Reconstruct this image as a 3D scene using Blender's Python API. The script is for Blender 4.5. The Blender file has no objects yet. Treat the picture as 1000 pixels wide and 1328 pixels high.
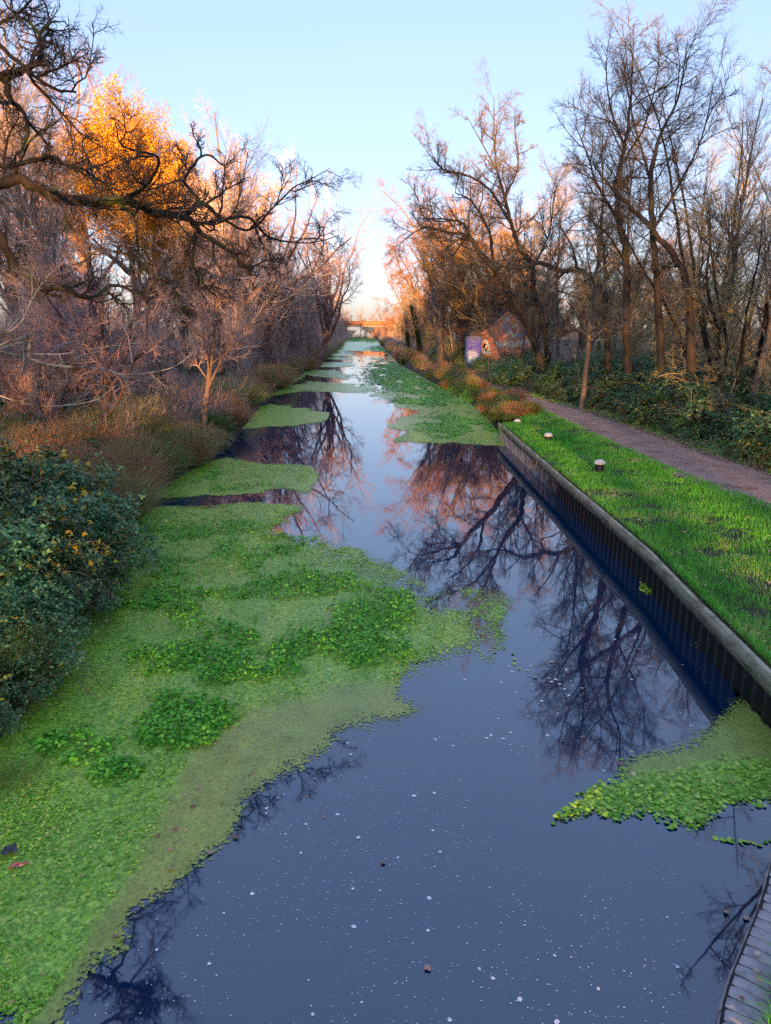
import bpy, math, random, time
import numpy as np
from mathutils import Vector
T0 = time.time()
rng = np.random.default_rng(11)
random.seed(5)
sc = bpy.context.scene
COL = sc.collection
PI = math.pi

# ------------------------------------------------------------------ camera
F = 922.0; CX, CY = 500.0, 664.0; H = 4.8
PITCH = math.atan(240/F); YAW = math.atan(31/F*math.cos(PITCH))
cam_d = bpy.data.cameras.new('camera'); cam = bpy.data.objects.new('camera', cam_d); COL.objects.link(cam)
cam.location = (0, 0, H); cam.rotation_euler = (PI/2-PITCH, 0, -YAW)
cam_d.sensor_fit = 'VERTICAL'; cam_d.sensor_height = 36; cam_d.lens = 36*F/1328
cam_d.clip_end = 5000; cam_d.clip_start = 0.05
sc.camera = cam
sp, cp, sy, cy = math.sin(PITCH), math.cos(PITCH), math.sin(YAW), math.cos(YAW)
FW = np.array([sy*cp, cy*cp, -sp]); RT = np.array([cy, -sy, 0.]); UP = np.cross(RT, FW)

def ray(px, py):
    return FW + RT*((px-CX)/F) - UP*((py-CY)/F)
def at(px, py, z=0.0):
    d = ray(px, py); t = (z-H)/d[2]
    return np.array([d[0]*t, d[1]*t, z])
def atd(px, py, y):
    d = ray(px, py); t = y/d[1]
    return np.array([d[0]*t, y, H+d[2]*t])
def proj(P):
    v = P-np.array([0, 0, H]); w = v@FW; w = np.where(w < .01, .01, w)
    return CX+F*(v@RT)/w, CY-F*(v@UP)/w

# ------------------------------------------------------------------ materials
def new_mat(name):
    m = bpy.data.materials.new(name); m.use_nodes = True
    nt = m.node_tree; return m, nt, nt.nodes['Principled BSDF']
def ramp(nt, stops, interp='LINEAR'):
    r = nt.nodes.new('ShaderNodeValToRGB'); r.color_ramp.interpolation = interp
    e = r.color_ramp.elements
    while len(e) > 1: e.remove(e[-1])
    e[0].position = stops[0][0]; e[0].color = (*stops[0][1], 1)
    for p, c in stops[1:]:
        q = e.new(p); q.color = (*c, 1)
    return r
def noise(nt, scale, detail=4, rough=.6, coord='Object', stretch=None):
    tc = nt.nodes.new('ShaderNodeTexCoord'); n = nt.nodes.new('ShaderNodeTexNoise')
    n.inputs['Scale'].default_value = scale; n.inputs['Detail'].default_value = detail
    n.inputs['Roughness'].default_value = rough
    if stretch:
        mp = nt.nodes.new('ShaderNodeMapping'); mp.inputs['Scale'].default_value = stretch
        nt.links.new(tc.outputs[coord], mp.inputs[0]); nt.links.new(mp.outputs[0], n.inputs['Vector'])
    else:
        nt.links.new(tc.outputs[coord], n.inputs['Vector'])
    return n
def math_node(nt, op, a, b=None, clamp=False):
    n = nt.nodes.new('ShaderNodeMath'); n.operation = op; n.use_clamp = clamp
    for i, v in enumerate((a, b)):
        if v is None: continue
        if isinstance(v, (int, float)): n.inputs[i].default_value = v
        else: nt.links.new(v, n.inputs[i])
    return n.outputs[0]
def mixrgb(nt, fac, a, b, mode='MIX'):
    n = nt.nodes.new('ShaderNodeMix'); n.data_type = 'RGBA'; n.blend_type = mode
    if isinstance(fac, (int, float)): n.inputs[0].default_value = fac
    else: nt.links.new(fac, n.inputs[0])
    for i, v in ((6, a), (7, b)):
        if isinstance(v, tuple): n.inputs[i].default_value = (*v, 1)
        else: nt.links.new(v, n.inputs[i])
    return n.outputs[2]
def island_mat(name, stops, rough=.6, spec=.4, objrand=False, noise_s=None):
    """colour picked per leaf, blade or twig"""
    m, nt, b = new_mat(name)
    g = nt.nodes.new('ShaderNodeNewGeometry'); src = g.outputs['Random Per Island']
    if noise_s:
        n = noise(nt, noise_s, 2)
        src = math_node(nt, 'ADD', math_node(nt, 'MULTIPLY', src, .55), math_node(nt, 'SUBTRACT', math_node(nt, 'MULTIPLY', n.outputs[0], 1.5), .5), True)
    r = ramp(nt, stops); nt.links.new(src, r.inputs[0]); col = r.outputs[0]
    if objrand:
        o = nt.nodes.new('ShaderNodeObjectInfo')
        hs = nt.nodes.new('ShaderNodeHueSaturation')
        nt.links.new(col, hs.inputs['Color'])
        nt.links.new(math_node(nt, 'ADD', math_node(nt, 'MULTIPLY', o.outputs['Random'], .05), .475), hs.inputs['Hue'])
        nt.links.new(math_node(nt, 'ADD', math_node(nt, 'MULTIPLY', o.outputs['Random'], .6), .7), hs.inputs['Value'])
        col = hs.outputs[0]
    nt.links.new(col, b.inputs['Base Color'])
    b.inputs['Roughness'].default_value = rough; b.inputs['Specular IOR Level'].default_value = spec
    return m
def noise_mat(name, stops, scale=4, rough=.8, spec=.3, bump=0., bscale=None, stretch=None, objrand=False, detail=6, bdist=.02):
    m, nt, b = new_mat(name)
    n = noise(nt, scale, detail, .65, stretch=stretch); r = ramp(nt, stops); nt.links.new(n.outputs[0], r.inputs[0])
    col = r.outputs[0]
    if objrand:
        o = nt.nodes.new('ShaderNodeObjectInfo'); hs = nt.nodes.new('ShaderNodeHueSaturation')
        nt.links.new(col, hs.inputs['Color'])
        nt.links.new(math_node(nt, 'ADD', math_node(nt, 'MULTIPLY', o.outputs['Random'], .5), .75), hs.inputs['Value'])
        nt.links.new(math_node(nt, 'ADD', math_node(nt, 'MULTIPLY', o.outputs['Random'], .03), .485), hs.inputs['Hue'])
        col = hs.outputs[0]
    nt.links.new(col, b.inputs['Base Color'])
    b.inputs['Roughness'].default_value = rough; b.inputs['Specular IOR Level'].default_value = spec
    if bump:
        n2 = noise(nt, bscale or scale*3, 5, .7, stretch=stretch); bp = nt.nodes.new('ShaderNodeBump')
        bp.inputs['Strength'].default_value = bump; bp.inputs['Distance'].default_value = bdist
        nt.links.new(n2.outputs[0], bp.inputs['Height']); nt.links.new(bp.outputs[0], b.inputs['Normal'])
    return m

M = {}
M['bark_dark'] = noise_mat('bark_dark', [(.3, (.022, .018, .014)), (.55, (.055, .042, .032)), (.75, (.07, .085, .03))], 3, bump=.8, bscale=14, stretch=(1, 1, .3))
M['bark_oak'] = noise_mat('bark_oak', [(.35, (.018, .014, .012)), (.52, (.04, .03, .024)), (.62, (.075, .095, .028)), (.8, (.10, .13, .03))], 1.6, bump=.9, bscale=16)
M['bark_grey'] = noise_mat('bark_grey', [(.3, (.09, .075, .06)), (.6, (.19, .155, .125)), (.8, (.2, .21, .12))], 2.5, bump=.6, bscale=12, stretch=(1, 1, .3), objrand=True)
M['bark_brown'] = noise_mat('bark_brown', [(.3, (.13, .085, .068)), (.7, (.28, .18, .14))], 2.5, bump=.6, bscale=12, stretch=(1, 1, .3), objrand=True)
M['bark_pale'] = noise_mat('bark_pale', [(.38, (.10, .08, .06)), (.5, (.42, .37, .30)), (.8, (.55, .5, .42))], 3, bump=.4, bscale=14, stretch=(1, 1, 2.2))
M['twig_oak'] = island_mat('twig_oak', [(0, (.045, .032, .026)), (.5, (.085, .062, .045)), (1, (.13, .10, .07))], .7)
M['twig_mauve'] = island_mat('twig_mauve', [(0, (.32, .21, .19)), (.5, (.48, .33, .30)), (1, (.60, .46, .42))], .7, objrand=True)
M['twig_olive'] = island_mat('twig_olive', [(0, (.17, .135, .08)), (.5, (.33, .27, .155)), (1, (.46, .40, .24))], .7, objrand=True)
M['twig_grey'] = island_mat('twig_grey', [(0, (.15, .12, .10)), (.5, (.27, .22, .18)), (1, (.4, .33, .27))], .7, objrand=True)
M['twig_rust'] = island_mat('twig_rust', [(0, (.2, .105, .05)), (.5, (.35, .19, .085)), (1, (.48, .28, .12))], .7, objrand=True)
M['twig_dark'] = island_mat('twig_dark', [(0, (.07, .055, .04)), (.5, (.15, .12, .08)), (1, (.25, .20, .135))], .7)
M['twig_pale'] = island_mat('twig_pale', [(0, (.15, .12, .10)), (1, (.32, .27, .23))], .6)
M['leaf_russet'] = island_mat('leaf_russet', [(0, (.16, .06, .012)), (.5, (.28, .11, .02)), (1, (.38, .17, .03))], .6)
M['leaf_gold'] = island_mat('leaf_gold', [(0, (.42, .17, .008)), (.5, (.62, .31, .012)), (1, (.78, .46, .03))], .6)
M['leaf_bramble'] = island_mat('leaf_bramble', [(0, (.022, .075, .025)), (.4, (.06, .16, .055)), (.75, (.12, .26, .095)), (.9, (.20, .35, .11)), (.97, (.30, .36, .10)), (1, (.25, .12, .06))], .45, .35, objrand=True)
M['leaf_ivy'] = island_mat('leaf_ivy', [(0, (.006, .02, .012)), (1, (.025, .06, .035))], .45, .5)
M['leaf_fresh'] = island_mat('leaf_fresh', [(0, (.03, .12, .02)), (.6, (.07, .22, .03)), (1, (.16, .30, .05))], .45, .4)
M['leaf_yellow'] = island_mat('leaf_yellow', [(0, (.70, .36, .02)), (.6, (.80, .55, .03)), (1, (.55, .60, .08))], .5)
M['stem_bramble'] = island_mat('stem_bramble', [(0, (.07, .035, .03)), (.6, (.14, .10, .06)), (1, (.12, .15, .06))], .6)
M['grass_green'] = island_mat('grass_green', [(0, (.045, .24, .014)), (.4, (.09, .42, .025)), (.72, (.15, .56, .045)), (.88, (.30, .5, .09)), (1, (.5, .42, .18))], .5, .35, noise_s=.9)
M['grass_rust'] = island_mat('grass_rust', [(0, (.26, .11, .05)), (.5, (.48, .24, .11)), (1, (.62, .42, .23))], .65)
M['grass_straw'] = island_mat('grass_straw', [(0, (.20, .17, .06)), (.5, (.42, .35, .12)), (1, (.56, .50, .22))], .65)
M['grass_sedge'] = island_mat('grass_sedge', [(0, (.03, .09, .02)), (.6, (.09, .20, .03)), (1, (.26, .28, .06))], .5)
M['dead_leaf'] = island_mat('dead_leaf', [(0, (.16, .08, .05)), (.4, (.36, .21, .14)), (.7, (.55, .38, .28)), (1, (.68, .54, .32))], .7)
M['pad_leaf'] = island_mat('pad_leaf', [(0, (.09, .28, .02)), (.45, (.22, .49, .03)), (.8, (.38, .64, .06)), (.95, (.52, .64, .12)), (1, (.35, .24, .10))], .45, .3)
M['cress_leaf'] = island_mat('cress_leaf', [(0, (.04, .20, .012)), (.5, (.10, .42, .02)), (1, (.22, .58, .04))], .45, .3)
M['timber'] = noise_mat('timber', [(.33, (.12, .11, .07)), (.5, (.36, .34, .23)), (.68, (.5, .48, .34))], 2.2, bump=.5, bscale=10, stretch=(1, 1, 5))
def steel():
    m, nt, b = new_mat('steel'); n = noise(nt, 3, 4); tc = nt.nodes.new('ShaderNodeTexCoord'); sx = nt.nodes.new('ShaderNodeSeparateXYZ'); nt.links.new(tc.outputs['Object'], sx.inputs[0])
    grey_ramp = ramp(nt, [(.35, (.2, .2, .205)), (.58, (.42, .42, .42)), (.72, (.30, .21, .14))]); nt.links.new(n.outputs[0], grey_ramp.inputs[0])
    f = math_node(nt, 'ADD', math_node(nt, 'MULTIPLY', sx.outputs[1], .16), math_node(nt, 'MULTIPLY', n.outputs[0], 1.2)); f = math_node(nt, 'ADD', f, -.55, True)  # near black at the camera end, grading to mottled grey farther along
    nt.links.new(mixrgb(nt, f, (.005, .006, .005), grey_ramp.outputs[0]), b.inputs['Base Color']); b.inputs['Roughness'].default_value = .55; return m
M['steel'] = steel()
M['brick_blue'] = noise_mat('brick_blue', [(.3, (.20, .175, .18)), (.5, (.38, .345, .36)), (.72, (.48, .42, .40))], 9, rough=.5, spec=.4, bump=.4, bscale=60, bdist=.004)
M['mortar'] = noise_mat('mortar', [(.3, (.02, .02, .02)), (.7, (.05, .045, .04))], 20)
M['bollard_cap'] = noise_mat('bollard_cap', [(.3, (.55, .54, .48)), (.6, (.74, .73, .67)), (.8, (.8, .79, .74))], 12, rough=.6)
M['bollard_post'] = noise_mat('bollard_post', [(.3, (.012, .012, .014)), (.8, (.04, .04, .045))], 12, rough=.5)
M['stump'] = noise_mat('stump', [(.3, (.008, .008, .010)), (.8, (.03, .028, .03))], 8, rough=.6, bump=.6)
M['foam'] = noise_mat('foam', [(.3, (.62, .66, .74)), (.7, (.85, .87, .9))], 30, rough=.6)

# ------------------------------------------------------------------ mesh builder
class MB:
    def __init__(s): s.v = []; s.f = []; s.n = 0
    def add(s, V, Fc):
        V = np.asarray(V, dtype=np.float64).reshape(-1, 3); Fc = np.asarray(Fc, dtype=np.int64)
        if len(V) == 0 or len(Fc) == 0: return s
        s.v.append(V); s.f.append(Fc+s.n); s.n += len(V); return s
    def tubes(s, pts, rad, sides=4, cap=False):
        N, P, _ = pts.shape
        if N == 0: return s
        t = np.empty_like(pts); t[:, 1:-1] = pts[:, 2:]-pts[:, :-2]; t[:, 0] = pts[:, 1]-pts[:, 0]; t[:, -1] = pts[:, -1]-pts[:, -2]
        t /= np.linalg.norm(t, axis=2, keepdims=True)+1e-9
        mean = pts[:, -1]-pts[:, 0]; mean /= np.linalg.norm(mean, axis=1, keepdims=True)+1e-9
        ref = np.where(np.abs(mean[:, 2:3]) > .8, np.array([[1., .13, 0]]), np.array([[.1, .07, 1.]]))
        a = np.cross(t, ref[:, None, :]); a /= np.linalg.norm(a, axis=2, keepdims=True)+1e-9
        b = np.cross(t, a)
        th = np.arange(sides)*2*PI/sides
        V = pts[:, :, None, :]+rad[:, :, None, None]*(np.cos(th)[None, None, :, None]*a[:, :, None, :]+np.sin(th)[None, None, :, None]*b[:, :, None, :])
        idx = np.arange(N*P*sides).reshape(N, P, sides)
        nx = np.roll(idx, -1, axis=2)
        q = np.stack([idx[:, :-1], nx[:, :-1], nx[:, 1:], idx[:, 1:]], axis=-1).reshape(-1, 4)
        return s.add(V, q)
    def box(s, c, d, rz=0., ax=None):
        c = np.array(c, float); d = np.array(d, float)/2
        V = np.array([[x, y, z] for x in (-1, 1) for y in (-1, 1) for z in (-1, 1)], float)*d
        if rz:
            R_ = np.array([[math.cos(rz), -math.sin(rz), 0], [math.sin(rz), math.cos(rz), 0], [0, 0, 1]]); V = V@R_.T
        return s.add(V+c, [[0, 1, 3, 2], [4, 6, 7, 5], [0, 4, 5, 1], [2, 3, 7, 6], [0, 2, 6, 4], [1, 5, 7, 3]])
    def leaves(s, C, size, up=.5, rng=rng, asp=.6, fold=.18, N=None):
        """one bent lozenge per leaf"""
        n = len(C)
        if n == 0: return s
        if N is None:
            N = rng.normal(0, 1, (n, 3)); N /= np.linalg.norm(N, axis=1, keepdims=True); N[:, 2] = np.abs(N[:, 2])
            N = N*(1-up)+np.array([0, 0, 1])*up
        N = N/(np.linalg.norm(N, axis=1, keepdims=True)+1e-9)
        r = rng.normal(0, 1, (n, 3)); a = np.cross(N, r); a /= np.linalg.norm(a, axis=1, keepdims=True)+1e-9
        b = np.cross(N, a); sz = np.asarray(size)*np.ones(n); sz = sz[:, None]
        V = np.stack([C-a*sz*.5, C+b*sz*asp*.5+N*sz*fold, C+a*sz*.5-N*sz*fold*.4, C-b*sz*asp*.5+N*sz*fold], axis=1)
        i = np.arange(n*4).reshape(n, 4)
        return s.add(V, i)
    def discs(s, C, R_, N=None, k=6, rng=rng, jit=.12):
        n = len(C)
        if n == 0: return s
        if N is None: N = np.tile([0, 0, 1.], (n, 1))
        N = N/(np.linalg.norm(N, axis=1, keepdims=True)+1e-9)
        r = rng.normal(0, 1, (n, 3)); a = np.cross(N, r); a /= np.linalg.norm(a, axis=1, keepdims=True)+1e-9; b = np.cross(N, a)
        th = np.arange(k)*2*PI/k
        rad = (np.asarray(R_)*np.ones(n))[:, None]*(1+rng.uniform(-jit, jit, (n, k)))
        V = C[:, None, :]+rad[..., None]*(np.cos(th)[None, :, None]*a[:, None]+np.sin(th)[None, :, None]*b[:, None])
        return s.add(V, np.arange(n*k).reshape(n, k))
    def blades(s, B, h, w, lean, rng=rng, seg=2):
        """grass blades: tapered bent strips, B = base points"""
        n = len(B)
        if n == 0: return s
        h = (np.asarray(h)*np.ones(n))[:, None]; w = (np.asarray(w)*np.ones(n))[:, None]; lean = (np.asarray(lean)*np.ones(n))[:, None]
        az = rng.uniform(0, 2*PI, n); D = np.stack([np.cos(az), np.sin(az), np.zeros(n)], 1); S = np.stack([-np.sin(az), np.cos(az), np.zeros(n)], 1)
        if seg == 1:
            tip = B+D*h*lean+np.array([0, 0, 1])*h
            V = np.stack([B-S*w, B+S*w, tip], 1); return s.add(V, np.arange(n*3).reshape(n, 3))
        mid = B+D*h*lean*.35+np.array([0, 0, 1])*h*.65
        tip = B+D*h*lean*1.15+np.array([0, 0, 1])*h*np.maximum(.25, 1-lean*.45)
        V = np.stack([B-S*w, B+S*w, mid+S*w*.8, mid-S*w*.8, tip], 1)
        i = np.arange(n*5).reshape(n, 5)
        s.add(V, i[:, :4]); s.f.append(np.stack([i[:, 3], i[:, 2], i[:, 4]], 1)+s.n-n*5); return s
    def build(s, name, mat, parent=None, loc=None, smooth=False, attrs=None):
        me = bpy.data.meshes.new(name)
        V = np.concatenate(s.v) if s.v else np.zeros((0, 3))
        lp = np.concatenate([f.ravel() for f in s.f]); tot = np.concatenate([np.full(len(f), f.shape[1]) for f in s.f])
        st = np.concatenate([[0], np.cumsum(tot)[:-1]])
        me.vertices.add(len(V)); me.vertices.foreach_set('co', V.ravel().astype(np.float32))
        me.loops.add(len(lp)); me.loops.foreach_set('vertex_index', lp.astype(np.int32))
        me.polygons.add(len(tot)); me.polygons.foreach_set('loop_start', st.astype(np.int32)); me.polygons.foreach_set('loop_total', tot.astype(np.int32))
        if smooth: me.polygons.foreach_set('use_smooth', np.ones(len(tot), bool))
        if attrs:
            for k, a in attrs.items():
                at_ = me.attributes.new(k, 'FLOAT', 'POINT'); at_.data.foreach_set('value', a.astype(np.float32))
        me.update(calc_edges=True); me.validate()
        me.materials.append(M[mat] if isinstance(mat, str) else mat)
        o = bpy.data.objects.new(name, me); COL.objects.link(o)
        if parent is not None: o.parent = parent
        if loc is not None: o.location = loc
        return o

def tag(o, label=None, cat=None, group=None, kind=None):
    if label: o['label'] = label
    if cat: o['category'] = cat
    if group: o['group'] = group
    if kind: o['kind'] = kind
    return o
def thing(name, label, cat, loc=(0, 0, 0), rz=0., group=None):
    o = bpy.data.objects.new(name, None); COL.objects.link(o); o.empty_display_size = .3
    o.location = loc; o.rotation_euler = (0, 0, rz); return tag(o, label, cat, group)
def copy_tree(o, parent=None):
    c = o.copy(); COL.objects.link(c)
    if parent is not None: c.parent = parent
    for ch in list(o.children): copy_tree(ch, c)
    return c

# ------------------------------------------------------------------ numpy noise
def vnoise(x, y, seed=0):
    xi = np.floor(x).astype(np.int64); yi = np.floor(y).astype(np.int64); fx = x-xi; fy = y-yi
    fx = fx*fx*(3-2*fx); fy = fy*fy*(3-2*fy)
    def h(a, b):
        n = (a*374761393+b*668265263+seed*974711) & 0xffffffff
        n = ((n ^ (n >> 13))*1274126177) & 0xffffffff
        return ((n ^ (n >> 16)) & 0xffff)/65535.
    return (h(xi, yi)*(1-fx)+h(xi+1, yi)*fx)*(1-fy)+(h(xi, yi+1)*(1-fx)+h(xi+1, yi+1)*fx)*fy
def fbm(x, y, o=4, seed=0):
    r = 0; a = .5; t = 0
    for i in range(o): r = r+a*vnoise(x*2**i, y*2**i, seed+i); t += a; a *= .5
    return r/t

# ------------------------------------------------------------------ banks (plan)
LP = [at(*p, 0) for p in [(454, 437), (441, 450), (429, 462), (391, 486), (345, 518), (317, 553), (300, 578), (262, 602), (196, 642), (165, 668)]]
LB = sorted([(p[1], p[0]) for p in LP]); LB = [(-40, -5.4), (0, -4.7), (5, -4.3), (7.6, -4.35), (11.3, -5.0), (14.8, -5.7)]+[b for b in LB if b[0] > 16.5]
LY, LX = np.array([b[0] for b in LB]), np.array([b[1] for b in LB])
WP = [at(*p, .75) for p in [(650, 548), (700, 590), (760, 640), (850, 715), (920, 785), (1000, 862)]]
WALL = sorted([(p[1], p[0]) for p in WP])
RP = [at(*p, 0) for p in [(489, 441), (500, 455), (517, 472), (576, 504), (625, 532), (648, 562)]]
dx = (WALL[1][1]-WALL[0][1])/(WALL[1][0]-WALL[0][0])
wjy = 6.9; wjx = WALL[0][1]-(WALL[0][0]-wjy)*dx
C0 = at(940, 1328, .35); C1 = at(1000, 1140, .35)
RB = [(-40, C0[0]-.1), (C0[1]-.8, C0[0]-.2), (C0[1], C0[0]), (C1[1], C1[0]), (wjy, wjx)]+WALL+sorted([(p[1], p[0]) for p in RP if p[1] > WALL[-1][0]+.8])
RY, RX = np.array([b[0] for b in RB]), np.array([b[1] for b in RB])
def Lf(y): return np.interp(y, LY, LX)
def Rf(y): return np.interp(y, RY, RX)
print('LEFT', [(round(a, 1), round(b, 1)) for a, b in LB]); print('RIGHT', [(round(a, 1), round(b, 1)) for a, b in RB])
WEND = WALL[-1][0]
PLp = sorted([(p[1], p[0]) for p in [at(*q, .76) for q in [(592, 492), (640, 511), (690, 525), (740, 548), (800, 577), (870, 608), (1000, 656)]]])
PRp = sorted([(p[1], p[0]) for p in [at(*q, .76) for q in [(606, 488), (660, 505), (705, 518), (760, 533), (830, 556), (900, 582), (1000, 616)]]])
print('PATH', PLp, PRp)
def PL(y): return np.interp(y, [a for a, b in PLp], [b for a, b in PLp])
def PR(y): return np.interp(y, [a for a, b in PRp], [b for a, b in PRp])

def ground_z(x, y):
    l, r = Lf(y), Rf(y)
    out = np.full(np.shape(x), -1.0)
    dl = l-x; dr = x-r
    zl = np.interp(dl, [-1.5, -.4, 0, .35, 1.2, 3, 8, 30, 500], [-1, -.5, 0, .28, .45, .6, .8, 1.3, 4.])
    nat = np.interp(dr, [-1.5, -.4, 0, .4, 1.2, 3, 5, 12, 30, 500], [-1, -.5, 0, .35, .6, .72, .74, .95, 1.3, 4.])
    wl = np.interp(dr, [0, .04, 5, 12, 30, 500], [-1, .71, .74, .95, 1.3, 4.])
    isw = (y > wjy) & (y < WEND)
    wing = np.interp(dr, [0, .02, .15, .5, 1.2, 3, 6, 30, 500], [-1, -.9, .1, .28, .4, .66, .74, 1.3, 4.])
    zr = np.where(isw, wl, np.where(y <= wjy, wing, nat))
    nz = (fbm(x*.35, y*.35, 3, 7)-.5)
    zl = zl+nz*np.clip((dl-.3)/3, 0, 1)*.5
    damp = np.where((x > PL(y)-1) & (x < PR(y)+.5), .1, 1.)
    zr = zr+nz*np.clip((dr-2)/6, 0, 1)*.35*damp
    return np.where(dl > -1.5, zl, np.where(dr > (-0. if False else -1.5), zr, out))

def build_ground():
    ys = np.concatenate([np.linspace(-60, 2, 20), np.linspace(2.4, 40, 150), np.linspace(40.5, 130, 120), np.geomspace(131, 900, 60)])
    offL = np.array([500, 200, 90, 50, 30, 20, 14, 10, 7, 5, 3.6, 2.6, 1.9, 1.3, .9, .6, .35, .15, 0, -.4, -1.5])
    offR = np.array([-1.5, -.4, 0, .04, .15, .4, .8, 1.3, 1.9, 2.4, 2.9, 3.4, 3.9, 4.4, 5, 5.6, 6.3, 7, 8, 10, 12, 15, 20, 30, 50, 90, 200, 500])
    Y, O = np.meshgrid(ys, np.concatenate([-offL, offR]), indexing='ij')
    nL = len(offL)
    X = np.where(np.arange(O.shape[1])[None, :] < nL, Lf(Y)+O, Rf(Y)+O)
    Z = ground_z(X, Y)
    n, k = X.shape; i = np.arange(n*k).reshape(n, k)
    q = np.stack([i[:-1, :-1], i[:-1, 1:], i[1:, 1:], i[1:, :-1]], -1).reshape(-1, 4)
    m = MB(); m.add(np.stack([X, Y, Z], -1), q)
    mt, nt, b = new_mat('ground_soil')
    a = noise(nt, 1.3, 6); c = noise(nt, 22, 4)
    r1 = ramp(nt, [(.3, (.035, .028, .018)), (.5, (.075, .06, .035)), (.62, (.05, .085, .02)), (.8, (.12, .09, .06))])
    r2 = ramp(nt, [(.3, (.35, .35, .35)), (.75, (1.3, 1.2, 1.1))])
    nt.links.new(a.outputs[0], r1.inputs[0]); nt.links.new(c.outputs[0], r2.inputs[0])
    nt.links.new(mixrgb(nt, 1., r1.outputs[0], r2.outputs[0], 'MULTIPLY'), b.inputs['Base Color']); b.inputs['Roughness'].default_value = .9
    bp = nt.nodes.new('ShaderNodeBump'); bp.inputs['Distance'].default_value = .04; nt.links.new(c.outputs[0], bp.inputs['Height']); nt.links.new(bp.outputs[0], b.inputs['Normal'])
    tag(m.build('ground', mt, smooth=True), kind='structure')
build_ground()

# path: a sheet laid over the ground
def build_path():
    ys = np.concatenate([np.linspace(3, 45, 170), np.linspace(46, 110, 60)])
    t = np.linspace(-.12, 1.12, 15); Y, Tt = np.meshgrid(ys, t, indexing='ij')
    wob = (fbm(Y*.7, Tt*2, 3, 3)-.5)*.35
    X = PL(Y)+(PR(Y)-PL(Y))*Tt+wob*np.abs(Tt-.5)*2
    Z = ground_z(X, Y)+.012+.018*(1-np.abs(Tt-.5)*2)+(fbm(X*3, Y*3, 3, 4)-.5)*.02
    Z = np.where((Tt < -.05) | (Tt > 1.05), Z-.03, Z)
    n, k = X.shape; i = np.arange(n*k).reshape(n, k)
    q = np.stack([i[:-1, :-1], i[:-1, 1:], i[1:, 1:], i[1:, :-1]], -1).reshape(-1, 4)
    mt, nt, b = new_mat('path_dirt')
    a = noise(nt, 1.1, 5); c = noise(nt, 16, 6, .75)
    r1 = ramp(nt, [(.3, (.26, .16, .125)), (.45, (.42, .28, .22)), (.6, (.50, .35, .28)), (.72, (.30, .20, .15)), (.82, (.2, .24, .08))])
    r2 = ramp(nt, [(.35, (.55, .52, .52)), (.7, (1.35, 1.3, 1.3))])
    nt.links.new(a.outputs[0], r1.inputs[0]); nt.links.new(c.outputs[0], r2.inputs[0])
    nt.links.new(mixrgb(nt, 1., r1.outputs[0], r2.outputs[0], 'MULTIPLY'), b.inputs['Base Color']); b.inputs['Roughness'].default_value = .85
    bp = nt.nodes.new('ShaderNodeBump'); bp.inputs['Distance'].default_value = .03; nt.links.new(c.outputs[0], bp.inputs['Height']); nt.links.new(bp.outputs[0], b.inputs['Normal'])
    m = MB(); m.add(np.stack([X, Y, Z], -1), q); tag(m.build('path', mt, smooth=True), kind='structure')
build_path()

# water
def build_water():
    ys = np.concatenate([np.linspace(-60, 60, 41), np.geomspace(70, 900, 30)]); xs = np.linspace(0, 1, 9)
    Y, T_ = np.meshgrid(ys, xs, indexing='ij'); X = (Lf(Y)-.8)*(1-T_)+(Rf(Y)+.02)*T_; 
    X = np.where((Y > WEND) & (T_ > .99), X+.8, X)
    n, k = X.shape; i = np.arange(n*k).reshape(n, k)
    q = np.stack([i[:-1, :-1], i[:-1, 1:], i[1:, 1:], i[1:, :-1]], -1).reshape(-1, 4)
    mt, nt, b = new_mat('water')
    b.inputs['Base Color'].default_value = (.0003, .019, .062, 1); b.inputs['Roughness'].default_value = .015
    b.inputs['IOR'].default_value = WATER_IOR
    c = noise(nt, .8, 3, .5); bp = nt.nodes.new('ShaderNodeBump'); bp.inputs['Distance'].default_value = .006; bp.inputs['Strength'].default_value = .25
    nt.links.new(c.outputs[0], bp.inputs['Height']); nt.links.new(bp.outputs[0], b.inputs['Normal'])
    fl = noise(nt, .9, 5, .65, stretch=(1, .6, 1)); rr_ = ramp(nt, [(.35, (.012,)*3), (.6, (.03,)*3), (.75, (.11,)*3)]); nt.links.new(fl.outputs[0], rr_.inputs[0]); nt.links.new(rr_.outputs[0], b.inputs['Roughness'])
    m = MB(); m.add(np.stack([X, Y, X*0], -1), q); tag(m.build('water', mt, smooth=True), kind='structure')
WATER_IOR = 2.3
build_water()
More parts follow.
